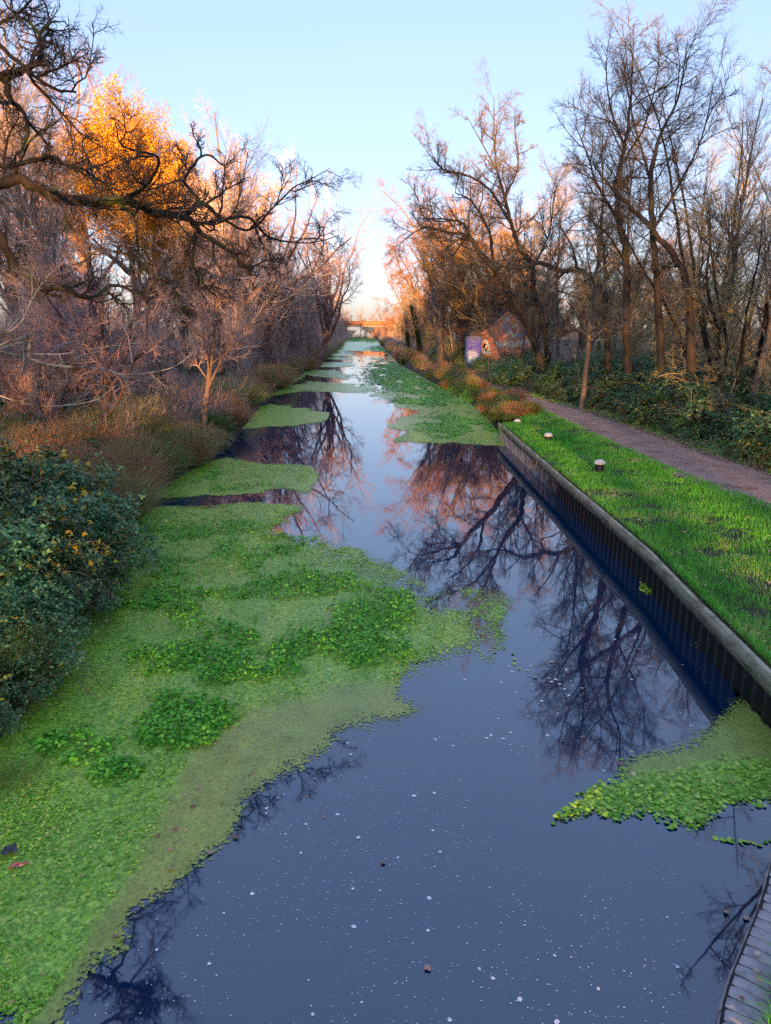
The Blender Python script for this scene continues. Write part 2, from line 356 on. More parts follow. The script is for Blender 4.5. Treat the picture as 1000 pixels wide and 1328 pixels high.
# ------------------------------------------------------------------ floating duckweed
def sdist(px, py, poly):
    """signed pixel distance to a polygon outline, positive inside"""
    P = np.array(poly, float); Q = np.roll(P, -1, axis=0); d2 = np.full(np.shape(px), 1e12); ins = np.zeros(np.shape(px), bool)
    for (x0, y0), (x1, y1) in zip(P, Q):
        ex, ey = x1-x0, y1-y0; t = np.clip(((px-x0)*ex+(py-y0)*ey)/(ex*ex+ey*ey+1e-9), 0, 1)
        d2 = np.minimum(d2, (px-x0-t*ex)**2+(py-y0-t*ey)**2)
        if y0 != y1:
            ins ^= ((y0 > py) != (y1 > py)) & (px < (x1-x0)*(py-y0)/(y1-y0)+x0)
    d = np.sqrt(d2); return np.where(ins, d, -d)
MATS = {  # outlines as seen on the water, turned into metres below
 'near': [(-500, 640), (90, 664), (170, 664), (200, 657), (262, 657), (320, 652), (385, 655), (372, 676), (352, 690), (400, 702), (450, 716), (480, 738), (530, 752), (560, 770), (630, 768), (648, 785), (636, 812), (650, 832), (632, 852), (570, 868), (520, 878), (508, 905), (555, 917), (532, 930), (470, 927), (424, 946), (415, 966), (370, 985), (312, 1030), (292, 1080), (250, 1122), (208, 1165), (176, 1190), (160, 1232), (120, 1248), (96, 1278), (52, 1332), (30, 1332), (48, 1290), (10, 1304), (-60, 1300), (-200, 1500), (-700, 1500)],
 'second': [(120, 655), (185, 642), (245, 602), (295, 590), (350, 602), (400, 604), (412, 618), (398, 637), (345, 632), (320, 646), (262, 643)],
 'third': [(290, 560), (325, 530), (352, 524), (400, 530), (428, 534), (424, 545), (372, 552), (310, 556)],
 'farleft': [(330, 526), (352, 512), (400, 507), (475, 509), (493, 506), (485, 500), (400, 495), (360, 505)],
 'farleft2': [(375, 500), (398, 486), (450, 493), (462, 487), (430, 480), (400, 480), (385, 490)],
 'right': [(512, 572), (530, 560), (505, 552), (520, 540), (560, 538), (520, 530), (500, 518), (480, 512), (510, 505), (492, 495), (470, 486), (472, 474), (485, 468), (520, 470), (545, 480), (720, 560), (700, 574), (655, 575), (570, 575)],
 'bend': [(722, 1062), (758, 1030), (800, 1008), (806, 985), (842, 970), (900, 963), (928, 950), (936, 926), (960, 914), (1010, 914), (1200, 900), (1200, 1030), (1010, 1043), (945, 1046), (900, 1074), (868, 1062), (838, 1052), (800, 1062), (768, 1052), (742, 1062)],
 'patch': [(832, 742), (846, 744), (851, 762), (838, 766)],
 'patch2': [(903, 828), (925, 823), (950, 838), (968, 862), (985, 872), (950, 868), (925, 850)],
}
BANDS = [(430, 443.5, .80), (445.5, 448.5, .62), (450, 456.5, .74), (463, 467, .6), (470, 477, .66), (441, 463, .45)]
OLIVE = [(700, 868), (500, 888), (420, 898), (330, 922), (250, 968), (222, 1040), (180, 1120), (140, 1175), (90, 1260), (30, 1345), (500, 1345), (760, 900)]
OLIVE2 = [(800, 1012), (806, 980), (840, 965), (960, 905), (1200, 880), (1200, 990), (940, 985), (860, 1005)]
CLUMPS = [(390, 757, 85, 16, 1), (330, 765, 60, 18, .9), (470, 800, 62, 26, 1.1), (425, 838, 82, 22, 1), (370, 870, 55, 16, .6), (235, 862, 85, 30, .95), (215, 905, 70, 25, .8), (290, 815, 45, 22, .6), (150, 1002, 26, 16, 1.1),
          (215, 955, 50, 14, .9), (250, 935, 45, 12, .9), (200, 770, 90, 34, .62), (120, 950, 70, 40, .5), (330, 720, 110, 22, .5), (250, 690, 110, 16, .4), (290, 625, 100, 12, .45), (150, 900, 60, 30, .5), (520, 780, 25, 30, .6), (560, 850, 30, 10, .3)]
HOLE = [(150, 645), (240, 646), (335, 640), (402, 641), (390, 656), (330, 651), (262, 655), (200, 657), (150, 668)]
def cov_fields(X, Y):
    px, py = proj(np.stack([X, Y, X*0], -1)); cov = np.full(X.shape, -2.)
    for k, p in MATS.items():
        w = {'near': 15., 'bend': 12., 'right': 5., 'patch': 6, 'patch2': 9}.get(k, 4.)
        w = w*np.clip((py-424)/250, .25, 1.2)
        cov = np.maximum(cov, np.clip(sdist(px, py, p)/w, -2, 2))
    far = Y > 60
    bandv = np.full(X.shape, -2.)
    for a, b, s in BANDS:
        v = np.minimum(py-a, b-py)*1.1
        v = v+(fbm(X*.22+a, Y*.025, 4, int(a))-(1.02-s*.8))*5
        bandv = np.maximum(bandv, v)
    cov = np.where(far, np.maximum(cov, np.clip(bandv, -2, 2)), cov)
    # bright water column down the middle, ragged
    mid = np.clip((26-np.abs(px-(476+(py-450)*.1)))/8, -1, 1)
    cov = np.where(far & (py > 455) & (py < 560), np.minimum(cov, -mid*1.2+(fbm(X*.5, Y*.08, 3, 5)-.45)*3), cov)
    # looser cover on the sparse outer part of the big mat
    loose = np.exp(-(((px-600)/110)**2+((py-800)/60)**2))+.8*np.exp(-(((px-500)/90)**2+((py-745)/22)**2))
    cov = np.where(cov > 0, np.maximum(cov-loose*1.3, -.2), cov)
    cov = np.where(sdist(px, py, HOLE) > 0, -2., cov)
    ol = np.maximum(np.clip(sdist(px, py, OLIVE)/12, -1, 1), np.clip(sdist(px, py, OLIVE2)/10, -1, 1))
    return px, py, cov, 1-np.clip(ol*.5+.5, 0, 1)
def build_mats():
    ys = np.concatenate([np.geomspace(3.0, 60, 520), np.geomspace(60.2, 330, 330)]); t = np.linspace(0, 1, 230)
    Y, T_ = np.meshgrid(ys, t, indexing='ij'); X = (Lf(Y)-.3)*(1-T_)+(Rf(Y)-.02)*T_
    px, py, cov, leafy = cov_fields(X, Y)
    warp = (fbm(X*1.3, Y*1.0, 4, 21)-.5)*2.6+(fbm(X*.45, Y*.45, 4, 51)-.5)*np.clip((Y-14)/12, 0, 1)*4.5
    c2 = cov+warp*np.where(np.abs(cov) < 1.95, 1, .3)
    c2 = np.where(sdist(px, py, HOLE) > 0, np.minimum(c2, -1.2), c2)
    c2 = np.minimum(c2, np.where(Y > 8, .95, 1.15))
    n, k = X.shape; i = np.arange(n*k).reshape(n, k)
    keep = (np.maximum.reduce([c2[:-1, :-1], c2[1:, :-1], c2[1:, 1:], c2[:-1, 1:]]) > -.75)
    q = np.stack([i[:-1, :-1], i[:-1, 1:], i[1:, 1:], i[1:, :-1]], -1)[keep]
    mt, nt, b = new_mat('duckweed')
    A = lambda nm: (lambda q_: (setattr(q_, 'attribute_name', nm), q_.outputs['Fac'])[1])(nt.nodes.new('ShaderNodeAttribute'))
    cv, lf = A('cover'), A('leafy')
    n1 = noise(nt, 2.2, 6, .7); n2 = noise(nt, 26, 3, .6)
    tc = nt.nodes.new('ShaderNodeTexCoord'); vo = nt.nodes.new('ShaderNodeTexVoronoi'); vo.inputs['Scale'].default_value = 34; wn = noise(nt, 9, 3, .7); dv = nt.nodes.new('ShaderNodeVectorMath'); dv.operation = 'MULTIPLY_ADD'; dv.inputs[1].default_value = (.12, .12, 0); nt.links.new(wn.outputs['Color'], dv.inputs[0]); nt.links.new(tc.outputs['Object'], dv.inputs[2]); nt.links.new(dv.outputs[0], vo.inputs['Vector'])
    fine = noise(nt, 150, 3, .8); fr = ramp(nt, [(.3, (.62, .62, .62)), (.7, (1.3, 1.3, 1.3))]); nt.links.new(fine.outputs[0], fr.inputs[0])
    sep = nt.nodes.new('ShaderNodeSeparateColor'); nt.links.new(vo.outputs['Color'], sep.inputs[0])
    rl = ramp(nt, [(0, (.10, .27, .02)), (.4, (.21, .45, .035)), (.8, (.34, .58, .06)), (1, (.48, .64, .10))]); nt.links.new(sep.outputs[0], rl.inputs[0])
    ro = ramp(nt, [(.3, (.21, .28, .05)), (.5, (.30, .37, .075)), (.7, (.37, .41, .10))]); nt.links.new(n1.outputs[0], ro.inputs[0]); rof = mixrgb(nt, 1., ro.outputs[0], fr.outputs[0], 'MULTIPLY')
    gr = ramp(nt, [(.35, (.75, .75, .75)), (.65, (1.2, 1.2, 1.2))]); nt.links.new(n2.outputs[0], gr.inputs[0])
    lfn = math_node(nt, 'ADD', lf, math_node(nt, 'MULTIPLY', math_node(nt, 'SUBTRACT', n1.outputs[0], .5), 2.2), True)
    col = mixrgb(nt, lfn, rof, rl.outputs[0]); col = mixrgb(nt, 1., col, gr.outputs[0], 'MULTIPLY')
    # specks of bare water between the plants
    nt.links.new(col, b.inputs['Base Color']); b.inputs['Roughness'].default_value = .3; b.inputs['Specular IOR Level'].default_value = .5
    bp = nt.nodes.new('ShaderNodeBump'); bp.inputs['Distance'].default_value = .012; bp.inputs['Strength'].default_value = .55
    hh_ = math_node(nt, 'SUBTRACT', math_node(nt, 'MULTIPLY', fine.outputs[0], .35), math_node(nt, 'MULTIPLY', vo.outputs['Distance'], lfn)); nt.links.new(hh_, bp.inputs['Height']); nt.links.new(bp.outputs[0], b.inputs['Normal'])
    e = math_node(nt, 'ADD', cv, math_node(nt, 'MULTIPLY', math_node(nt, 'SUBTRACT', n2.outputs[0], .5), 2.4))
    e = math_node(nt, 'ADD', e, math_node(nt, 'MULTIPLY', math_node(nt, 'SUBTRACT', sep.outputs[1], .5), .9))
    e = math_node(nt, 'ADD', e, math_node(nt, 'MULTIPLY', math_node(nt, 'SUBTRACT', fine.outputs[0], .5), 1.6)); e = math_node(nt, 'GREATER_THAN', e, .0)
    tr = nt.nodes.new('ShaderNodeBsdfTransparent'); mx = nt.nodes.new('ShaderNodeMixShader'); out = nt.nodes['Material Output']
    nt.links.new(e, mx.inputs[0]); nt.links.new(tr.outputs[0], mx.inputs[1]); nt.links.new(b.outputs[0], mx.inputs[2]); nt.links.new(mx.outputs[0], out.inputs[0])
    m = MB(); m.add(np.stack([X, Y, np.full(X.shape, .007)], -1), q)
    tag(m.build('duckweed', mt, attrs={'cover': c2.ravel(), 'leafy': leafy.ravel()}), kind='stuff')
build_mats()

def build_water_plants():
    r = np.random.default_rng(3)
    # pads lying in the mats
    N = 420000; Y = 3.2*np.exp(r.random(N)*math.log(34/3.2)); X = Lf(Y)+r.random(N)*(Rf(Y)-Lf(Y))
    px, py, cov, leafy = cov_fields(X, Y); inn = (cov+(fbm(X*1.3, Y, 4, 21)-.5)*2.6 > -.1) & (px > -80) & (px < 1080) & (py < 1400)
    nn = fbm(X*1.1, Y*1.1, 4, 9); p = np.where(leafy > .5, .25+1.2*np.clip((nn-.42)*4, 0, 1), np.clip((nn-.62)*5, 0, .6)*.5)
    p = p*np.where(Y < 11, .25+1.1*np.clip((fbm(X*5, Y*5, 3, 77)-.45)*6, 0, 1), 1)
    k = inn & (r.random(N) < p*.62)
    C = np.stack([X, Y, .011+r.random(N)*.014], -1)[k]; n = len(C)
    Nn = np.stack([r.normal(0, .16, n), r.normal(0, .16, n), np.ones(n)], -1)
    sz = (.0045+.015*r.random(n)**1.7)*np.where(C[:, 1] > 14, 1.5, 1.)
    m = MB(); m.discs(C, sz, Nn, 6, r)
    tag(m.build('water_pennywort', 'pad_leaf'), kind='stuff')
    # raised dark clumps of cress
    N = 520000; Y = 4*np.exp(r.random(N)*math.log(40/4)); X = Lf(Y)+r.random(N)*(Rf(Y)-Lf(Y))
    px, py, cov, leafy = cov_fields(X, Y); dens = np.zeros(N)
    for cx_, cy_, sx_, sy_, a in CLUMPS: dens = np.maximum(dens, a*np.exp(-(((px-cx_)/sx_)**2+((py-cy_)/sy_)**2)))
    nn = fbm(X*1.6, Y*1.6, 4, 31); dd = np.clip((dens*1.3+(nn-.5)*2.6-.36)*2.2, 0, 1)
    k = (cov > -.2) & (r.random(N) < dd*.40) & (dens > .12)
    C = np.stack([X, Y, .02+r.random(N)*.075*dd], -1)[k]
    m = MB(); m.discs(C, r.uniform(.014, .034, len(C)), np.stack([r.normal(0, .45, len(C)), r.normal(0, .45, len(C)), np.ones(len(C))], -1), 5, r, .25)
    # far clumps
    for (cx_, cy_, sx_, sy_, num) in [(520, 486, 34, 16, 22000), (560, 502, 30, 9, 12000), (612, 552, 48, 12, 20000), (560, 520, 38, 5, 6000), (500, 478, 14, 8, 3500), (497, 452, 16, 3, 2500), (460, 440.5, 12, 2.2, 1500), (485, 441, 14, 2.5, 1500)]:
        qx = cx_+r.normal(0, .55, num)*sx_; qy = cy_+r.normal(0, .55, num)*sy_
        d = np.array([at(a, b, 0) for a, b in zip(qx, qy) if b > 434]); kk = (d[:, 0] > Lf(d[:, 1])+.2) & (d[:, 0] < Rf(d[:, 1])-.2) & (fbm(d[:, 0]*.9, d[:, 1]*.35, 3, 8) > .36)
        d = d[kk]; s_ = .03+d[:, 1]*.0011; d[:, 2] = .016+r.random(len(d))*.02
        m.discs(d, s_*r.uniform(.7, 1.3, len(d)), np.stack([r.normal(0, .12, len(d)), r.normal(0, .12, len(d)), np.ones(len(d))], -1), 5, r, .25)
    tag(m.build('water_cress', 'cress_leaf'), kind='stuff')
    # lily-like pads at the bend, with trailing strands
    m = MB(); P = []
    N = 60000; Y = r.uniform(5, 9.5, N); X = r.uniform(1.5, 6, N); px, py = proj(np.stack([X, Y, X*0], -1))
    sd = sdist(px, py, MATS['bend']); o2 = sdist(px, py, OLIVE2)
    k = (sd > -3) & (o2 < 6) & (r.random(N) < .13*np.clip((py-985)/40, .15, 1)); P.append(np.stack([X, Y, .012+r.random(N)*.03], -1)[k])
    for line in ([(722, 1062), (745, 1055), (790, 1050), (830, 1060)], [(748, 1028), (790, 1030), (830, 1035)], [(925, 1086), (950, 1090), (975, 1094), (1010, 1090)], [(840, 1050), (868, 1072), (880, 1068)], [(690, 880), (650, 840), (628, 845)]):
        for (a, b), (c, d) in zip(line, line[1:]):
            for t in np.arange(0, 1, .16): P.append(at(a+(c-a)*t+r.normal(0, 3), b+(d-b)*t+r.normal(0, 2), .012)[None])
    N = 900; px_ = r.uniform(900, 985, N); py_ = r.uniform(822, 875, N); kk = sdist(px_, py_, MATS['patch2']) > -2
    P.append(np.array([at(a, b, .015) for a, b in zip(px_[kk], py_[kk])]))
    N = 200; px_ = r.uniform(830, 853, N); py_ = r.uniform(741, 767, N); P.append(np.array([at(a, b, .015) for a, b in zip(px_, py_)]))
    P = np.concatenate(P); m.discs(P, r.uniform(.013, .030, len(P)), np.stack([r.normal(0, .15, len(P)), r.normal(0, .15, len(P)), np.ones(len(P))], -1), 8, r, .06)
    tag(m.build('lily_pads', 'pad_leaf'), kind='stuff')
build_water_plants()

def build_twig_litter():
    r = np.random.default_rng(18); n = 420; X = r.uniform(-5, 1.2, n); Y = 3.6*np.exp(r.random(n)*1.5); px, py, cov, lf = cov_fields(X, Y); k = cov > .3; X, Y = X[k], Y[k]; n = len(X); a = r.uniform(0, 2*PI, n)
    m = MB(); m.tubes(*grow(np.stack([X, Y, np.full(n, .022)], -1), np.stack([np.cos(a), np.sin(a), a*0], -1), r.uniform(.03, .16, n), np.full(n, .0022), 5, .12, 0, r, .5, (0, 0, 0)), 3)
    tag(m.build('twig_litter', 'twig_oak'), kind='stuff')
def build_foam():
    r = np.random.default_rng(8); N = 11000
    Y = r.uniform(3.2, 11, N); X = r.uniform(-2.5, 4.4, N); px, py, cov, _ = cov_fields(X, Y)
    k = (cov < -1.) & (X < Rf(Y)-.1) & (r.random(N) < np.clip((fbm(X*1.5, Y*.9, 4, 2)-.40)*6, .06, 1))
    C = np.stack([X, Y, np.full(N, .004)], -1)[k]; R_ = .0022+.0045*r.random(len(C))**2+.018*(r.random(len(C)) > .96)*r.random(len(C))
    m = MB(); m.discs(C, R_, None, 8, r, .3); tag(m.build('foam_specks', 'foam'), kind='stuff')
build_foam()

# ------------------------------------------------------------------ canal edge: piled wall with a timber rail
def along(y, off=0.): return np.array([Rf(y)+off, y, 0.])
def build_wall():
    t = thing('piled_canal_wall', 'long low canal wall of corrugated grey piles under a weathered timber rail along the grass', 'canal wall', (Rf(20), 20, 0))
    loc = -np.array([Rf(20), 20., 0.])
    # corrugated sheets
    y0, y1 = wjy+.2, WEND-.05; ys = []; offs = []; y = y0; p = .30; k = 0
    while y < y1:
        for dy, o in ((0, .02), (.05, -.05), (.15, -.05), (.20, .02)):
            ys.append(y+dy); offs.append(o)
        y += p
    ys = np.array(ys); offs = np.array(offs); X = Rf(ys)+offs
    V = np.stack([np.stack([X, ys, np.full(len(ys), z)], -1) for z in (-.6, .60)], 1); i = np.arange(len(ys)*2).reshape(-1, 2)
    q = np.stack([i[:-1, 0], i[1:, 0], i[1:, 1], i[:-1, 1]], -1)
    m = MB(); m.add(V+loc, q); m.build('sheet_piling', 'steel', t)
    # timber rail: planks end to end
    m = MB(); y = y0-.1; r = np.random.default_rng(2)
    while y < y1:
        e = min(y+2.6, y1+.05); n = 6; yy = np.linspace(y+.006, e-.006, n); xx = Rf(yy); dz = r.normal(0, .006, 1)[0]; do = r.normal(0, .005, 1)[0]
        prof = [(-.125, .50), (-.125, .742), (-.118, .75), (-.062, .752), (-.055, .745), (-.055, .50)]
        V = np.stack([np.stack([xx+a+do, yy, np.full(n, b+dz)+r.normal(0, .0015, n)], -1) for a, b in prof], 1)+loc
        i = np.arange(n*6).reshape(n, 6); j = np.roll(i, -1, 1); q = np.stack([i[:-1], i[1:], j[1:], j[:-1]], -1).reshape(-1, 4)
        m.add(V, q); m.add(V[[0, -1]], [[0, 1, 2, 3, 4, 5], [6, 11, 10, 9, 8, 7]]); y = e
    m.build('timber_rail', 'timber', t)
build_wall()

# brick wing wall with bullnose coping, bottom right corner
def build_coping():
    A = np.array([C0[0]-.42, C0[1]-1.0, 0]); 
    pts = [np.array([C0[0]-.22, C0[1]-.9]), np.array([C0[0], C0[1]]), np.array([C1[0], C1[1]]), np.array([wjx-.02, wjy+.1])]
    # smooth arc through the points
    P = []
    for i in range(len(pts)-1):
        p0 = pts[max(i-1, 0)]; p1 = pts[i]; p2 = pts[i+1]; p3 = pts[min(i+2, len(pts)-1)]
        for t in np.linspace(0, 1, 60, endpoint=False):
            P.append(.5*((2*p1)+(-p0+p2)*t+(2*p0-5*p1+4*p2-p3)*t*t+(-p0+3*p1-3*p2+p3)*t**3))
    P = np.array(P); s = np.concatenate([[0], np.cumsum(np.linalg.norm(np.diff(P, axis=0), axis=1))])
    t = thing('brick_wing_wall', 'curved wall edge of rounded blue-grey bricks at the bottom right corner', 'brick wall', (C0[0], C0[1], 0))
    loc = -np.array([C0[0], C0[1], 0.]); m = MB(); r = np.random.default_rng(6); w = .108; u = 0
    prof = [(-.05, .14), (-.05, .27), (-.038, .305), (-.01, .333), (.03, .343), (.255, .343), (.258, .30), (.258, .14)]
    while u < s[-1]-w:
        V = []
        dz = r.normal(0, .003); do = r.normal(0, .004)
        for uu in (u+.004, u+.014, u+w-.014, u+w-.004):
            c = np.array([np.interp(uu, s, P[:, 0]), np.interp(uu, s, P[:, 1])]); c2 = np.array([np.interp(uu+.02, s, P[:, 0]), np.interp(uu+.02, s, P[:, 1])])
            tg = (c2-c)/np.linalg.norm(c2-c); nrm = np.array([tg[1], -tg[0]]); e = .006 if uu in (u+.004, u+w-.004) else 0
            V.append([[*(c+nrm*(a+do+(e if a < .1 else -e))), b+dz-(e if b > .2 else 0)] for a, b in prof])
        V = np.array(V)+loc; i = np.arange(4*8).reshape(4, 8); j = np.roll(i, -1, 1)
        m.add(V, np.stack([i[:-1], i[1:], j[1:], j[:-1]], -1).reshape(-1, 4)); m.add(V[[0, -1]], [list(range(8)), list(range(15, 7, -1))]); u += w
    m.build('coping', 'brick_blue', t)
    us = np.linspace(0, s[-1]-.01, 60); c = np.stack([np.interp(us, s, P[:, 0]), np.interp(us, s, P[:, 1])], -1); tg = np.gradient(c, axis=0); tg /= np.linalg.norm(tg, axis=1)[:, None]; nr = np.stack([tg[:, 1], -tg[:, 0]], -1)
    V = np.stack([np.column_stack([c+nr*a, np.full(60, b)]) for a, b in ((-.03, -.6), (-.03, .33), (.25, .33), (.25, -.6))], 1)+loc
    i = np.arange(240).reshape(60, 4); m = MB(); m.add(V, np.concatenate([np.stack([i[:-1, a], i[1:, a], i[1:, a+1], i[:-1, a+1]], -1) for a in range(3)]))
    m.build('brickwork', 'mortar', t)
    return P, s
WING, WS = build_coping()

# ------------------------------------------------------------------ bollards
def build_bollard(px, py, label, h):
    p = at(px, py, .74); g = ground_z(np.array(p[0]), np.array(p[1])); t = thing('mooring_bollard', label, 'bollard', (p[0], p[1], float(g)-.03), group='mooring bollards on the grass by the canal')
    def lathe(prof, k=20):
        th = np.arange(k)*2*PI/k; V = np.array([[[r*math.cos(a), r*math.sin(a), z] for a in th] for r, z in prof]); i = np.arange(len(prof)*k).reshape(-1, k); j = np.roll(i, -1, 1)
        m = MB(); m.add(V, np.stack([i[:-1], j[:-1], j[1:], i[1:]], -1).reshape(-1, 4)); m.add(V[-1], [list(range(k))]); return m
    lathe([(.135, -.1), (.13, .05), (.125, h-.02), (.125, h)]).build('post', 'bollard_post', t, smooth=True)
    lathe([(.128, h+.002), (.158, h+.006), (.166, h+.03), (.158, h+.07), (.13, h+.105), (.085, h+.13), (.03, h+.142), (.004, h+.143)]).build('cap', 'bollard_cap', t, smooth=True)
build_bollard(777, 611, 'nearest black mooring bollard with a cream domed cap on the grass', .26)
build_bollard(711, 570, 'middle mooring bollard of three, cream cap low in the grass', .17)
build_bollard(671, 544, 'farthest mooring bollard, cream cap beside the end of the piled wall', .18)

# ------------------------------------------------------------------ grass strip and leaf litter
def build_grass():
    r = np.random.default_rng(4); m = MB()
    def band(N, y0, y1, xa, xb, hh, ww, seg):
        Y = y0*np.exp(r.random(N)*math.log(y1/y0)); a = xa(Y); b = xb(Y); X = a+r.random(N)*(b-a)
        d = fbm(X*1.7, Y*1.7, 4, 15); k = r.random(N) < np.clip((d-.30)*7, .22, 1); X, Y, d = X[k], Y[k], d[k]; 
        B = np.stack([X, Y, ground_z(X, Y)-.01], -1); n = len(X)
        m.blades(B, hh*r.uniform(.5, 1.3, n)*(.6+d), ww*r.uniform(.7, 1.3, n)*np.clip(Y/12, .8, 2.6), r.uniform(.1, 1.1, n), r, seg)
    band(170000, 6.4, 34, lambda y: Rf(y)-.05, lambda y: PL(y)+.12, .08, .0046, 1)
    band(9000, 6.4, 33, lambda y: Rf(y)-.05, lambda y: Rf(y)+.12, .13, .003, 2)
    band(26000, 12, 45, lambda y: PR(y)-.05, lambda y: PR(y)+1.6, .08, .004, 1)
    band(9000, 33, 60, lambda y: PL(y)-1.2, lambda y: PL(y)+.1, .12, .005, 1)
    # near corner behind the coping bricks
    N = 9000; u = r.random(N)*(WS[-1]-.1); o = .26+r.random(N)**1.3*1.6; c = np.stack([np.interp(u, WS, WING[:, 0]), np.interp(u, WS, WING[:, 1])], -1); c2 = np.stack([np.interp(u+.05, WS, WING[:, 0]), np.interp(u+.05, WS, WING[:, 1])], -1)
    tg = (c2-c); tg /= np.linalg.norm(tg, axis=1)[:, None]+1e-9; p = c+np.stack([tg[:, 1], -tg[:, 0]], -1)*o[:, None]
    m.blades(np.column_stack([p, np.full(N, .33)]), r.uniform(.08, .26, N), .0028, r.uniform(.3, 1.3, N), r)
    tag(m.build('grass', 'grass_green'), kind='stuff')
    # fill soil behind the coping, level with its top
    us = np.linspace(0, WS[-1]-.1, 40); c = np.stack([np.interp(us, WS, WING[:, 0]), np.interp(us, WS, WING[:, 1])], -1); tg = np.gradient(c, axis=0); tg /= np.linalg.norm(tg, axis=1)[:, None]; nr = np.stack([tg[:, 1], -tg[:, 0]], -1)
    V = np.stack([np.column_stack([c+nr*a, np.full(40, b)]) for a, b in ((.21, .30), (.5, .34), (1.2, .45), (2.2, .6))], 1); i = np.arange(160).reshape(40, 4); mm = MB()
    mm.add(V, np.concatenate([np.stack([i[:-1, a], i[1:, a], i[1:, a+1], i[:-1, a+1]], -1) for a in range(3)]))
    M['verge_soil'] = noise_mat('verge_soil', [(.3, (.03, .03, .012)), (.7, (.07, .10, .03))], 6, bump=.5)
    tag(mm.build('verge_ground', 'verge_soil', smooth=True), kind='structure')
    # litter
    m = MB()
    def lit(N, y0, y1, xa, xb, s0=.025, s1=.055):
        Y = y0*np.exp(r.random(N)*math.log(y1/y0)); X = xa(Y)+r.random(N)*(xb(Y)-xa(Y)); m.leaves(np.stack([X, Y, ground_z(X, Y)+.02+r.random(N)*.03], -1), r.uniform(s0, s1, N)*np.clip(Y/16, 1, 1.6), .75, r, .75)
    lit(7500, 9, 60, lambda y: PR(y)-.25+0*y, lambda y: PR(y)+.95, .035, .07); lit(1900, 9, 40, lambda y: PL(y)-.1, lambda y: PR(y)); lit(1400, 9, 40, lambda y: PL(y)-.4, lambda y: PL(y)+.15)
    lit(1100, 7, 33, lambda y: Rf(y)+.1, lambda y: PL(y), .04, .075); lit(2500, 12, 60, lambda y: Lf(y)-6, lambda y: Lf(y)-.5)
    N = 60; u = r.random(N)*WS[-1]; X = np.interp(u, WS, WING[:, 0])+r.uniform(.08, .5, N); Yy = np.interp(u, WS, WING[:, 1]); m.leaves(np.stack([X, Yy, np.full(N, .37)], -1), r.uniform(.03, .06, N), .7, r, .8)
    tag(m.build('fallen_leaves', 'dead_leaf'), kind='stuff')
    # leaves afloat
    m = MB(); C = []
    for (a, b) in [(942, 1182), (220, 1101), (273, 1105), (222, 1126), (497, 1118), (822, 1004), (716, 858), (757, 955), (250, 1045), (258, 1020), (205, 1083), (228, 1075), (555, 1255), (968, 1190), (885, 862), (845, 700), (805, 990), (240, 1030), (305, 1085), (150, 1213)]: C.append(at(a, b, .016))
    for _ in range(90): C.append(at(r.uniform(180, 430), r.uniform(915, 1080), .015))
    for _ in range(25): C.append(at(r.uniform(830, 1000), r.uniform(850, 1000), .015))
    C = np.array(C); C = C[C[:, 0] > Lf(C[:, 1])+.3]; sz = np.where(np.arange(len(C)) < 20, r.uniform(.02, .032, len(C)), r.uniform(.006, .012, len(C)))
    m.discs(C, sz, np.stack([r.normal(0, .2, len(C)), r.normal(0, .2, len(C)), np.ones(len(C))], -1), 9, r, .4)
    tag(m.build('floating_leaves', 'dead_leaf'), kind='stuff')
build_grass()
# ------------------------------------------------------------------ branching
def grow(P0, D0, L, R0, P, wander, trop, r, taper=.35, up=(0, 0, 1.)):
    n = len(P0); pts = np.empty((n, P, 3)); pts[:, 0] = P0; d = D0/np.linalg.norm(D0, axis=1, keepdims=True); st = (L/(P-1))[:, None]; up = np.array(up)
    for i in range(1, P):
        d = d+r.normal(0, wander, (n, 3))+trop*up; d /= np.linalg.norm(d, axis=1, keepdims=True); pts[:, i] = pts[:, i-1]+d*st
    return pts, R0[:, None]*np.linspace(1, taper, P)[None, :]
def spawn(B, k, t0, t1, ang, asd, lr, rr, P, wander, trop, r, taper=.35, absr=None, absl=None, fall=.5, up=(0, 0, 1.)):
    pts, rad = B; n, Q, _ = pts.shape
    L = np.linalg.norm(np.diff(pts, axis=1), axis=2).sum(1)
    t = t0+(t1-t0)*((np.arange(k)[None, :]+r.random((n, k)))/k); f = t*(Q-1); i0 = np.minimum(f.astype(int), Q-2); fr = (f-i0)[..., None]
    row = np.arange(n)[:, None]; p = pts[row, i0]*(1-fr)+pts[row, i0+1]*fr; tg = pts[row, i0+1]-pts[row, i0]; tg /= np.linalg.norm(tg, axis=2, keepdims=True)+1e-9
    pr = rad[row, i0]*(1-fr[..., 0])+rad[row, i0+1]*fr[..., 0]
    rv = r.normal(0, 1, (n, k, 3)); s = np.cross(tg, rv); s /= np.linalg.norm(s, axis=2, keepdims=True)+1e-9
    a = np.abs(r.normal(ang, asd, (n, k)))[..., None]; D = tg*np.cos(a)+s*np.sin(a)
    Ln = (L[:, None]*lr if absl is None else absl)*(1-fall*t)*r.uniform(.6, 1.25, (n, k)); Rn = np.minimum(pr*.85, pr*rr*r.uniform(.8, 1.2, (n, k))) if absr is None else np.minimum(absr*r.uniform(.8, 1.2, (n, k)), pr*.9)
    return grow(p.reshape(-1, 3), D.reshape(-1, 3), Ln.ravel(), Rn.ravel(), P, wander, trop, r, taper, up)
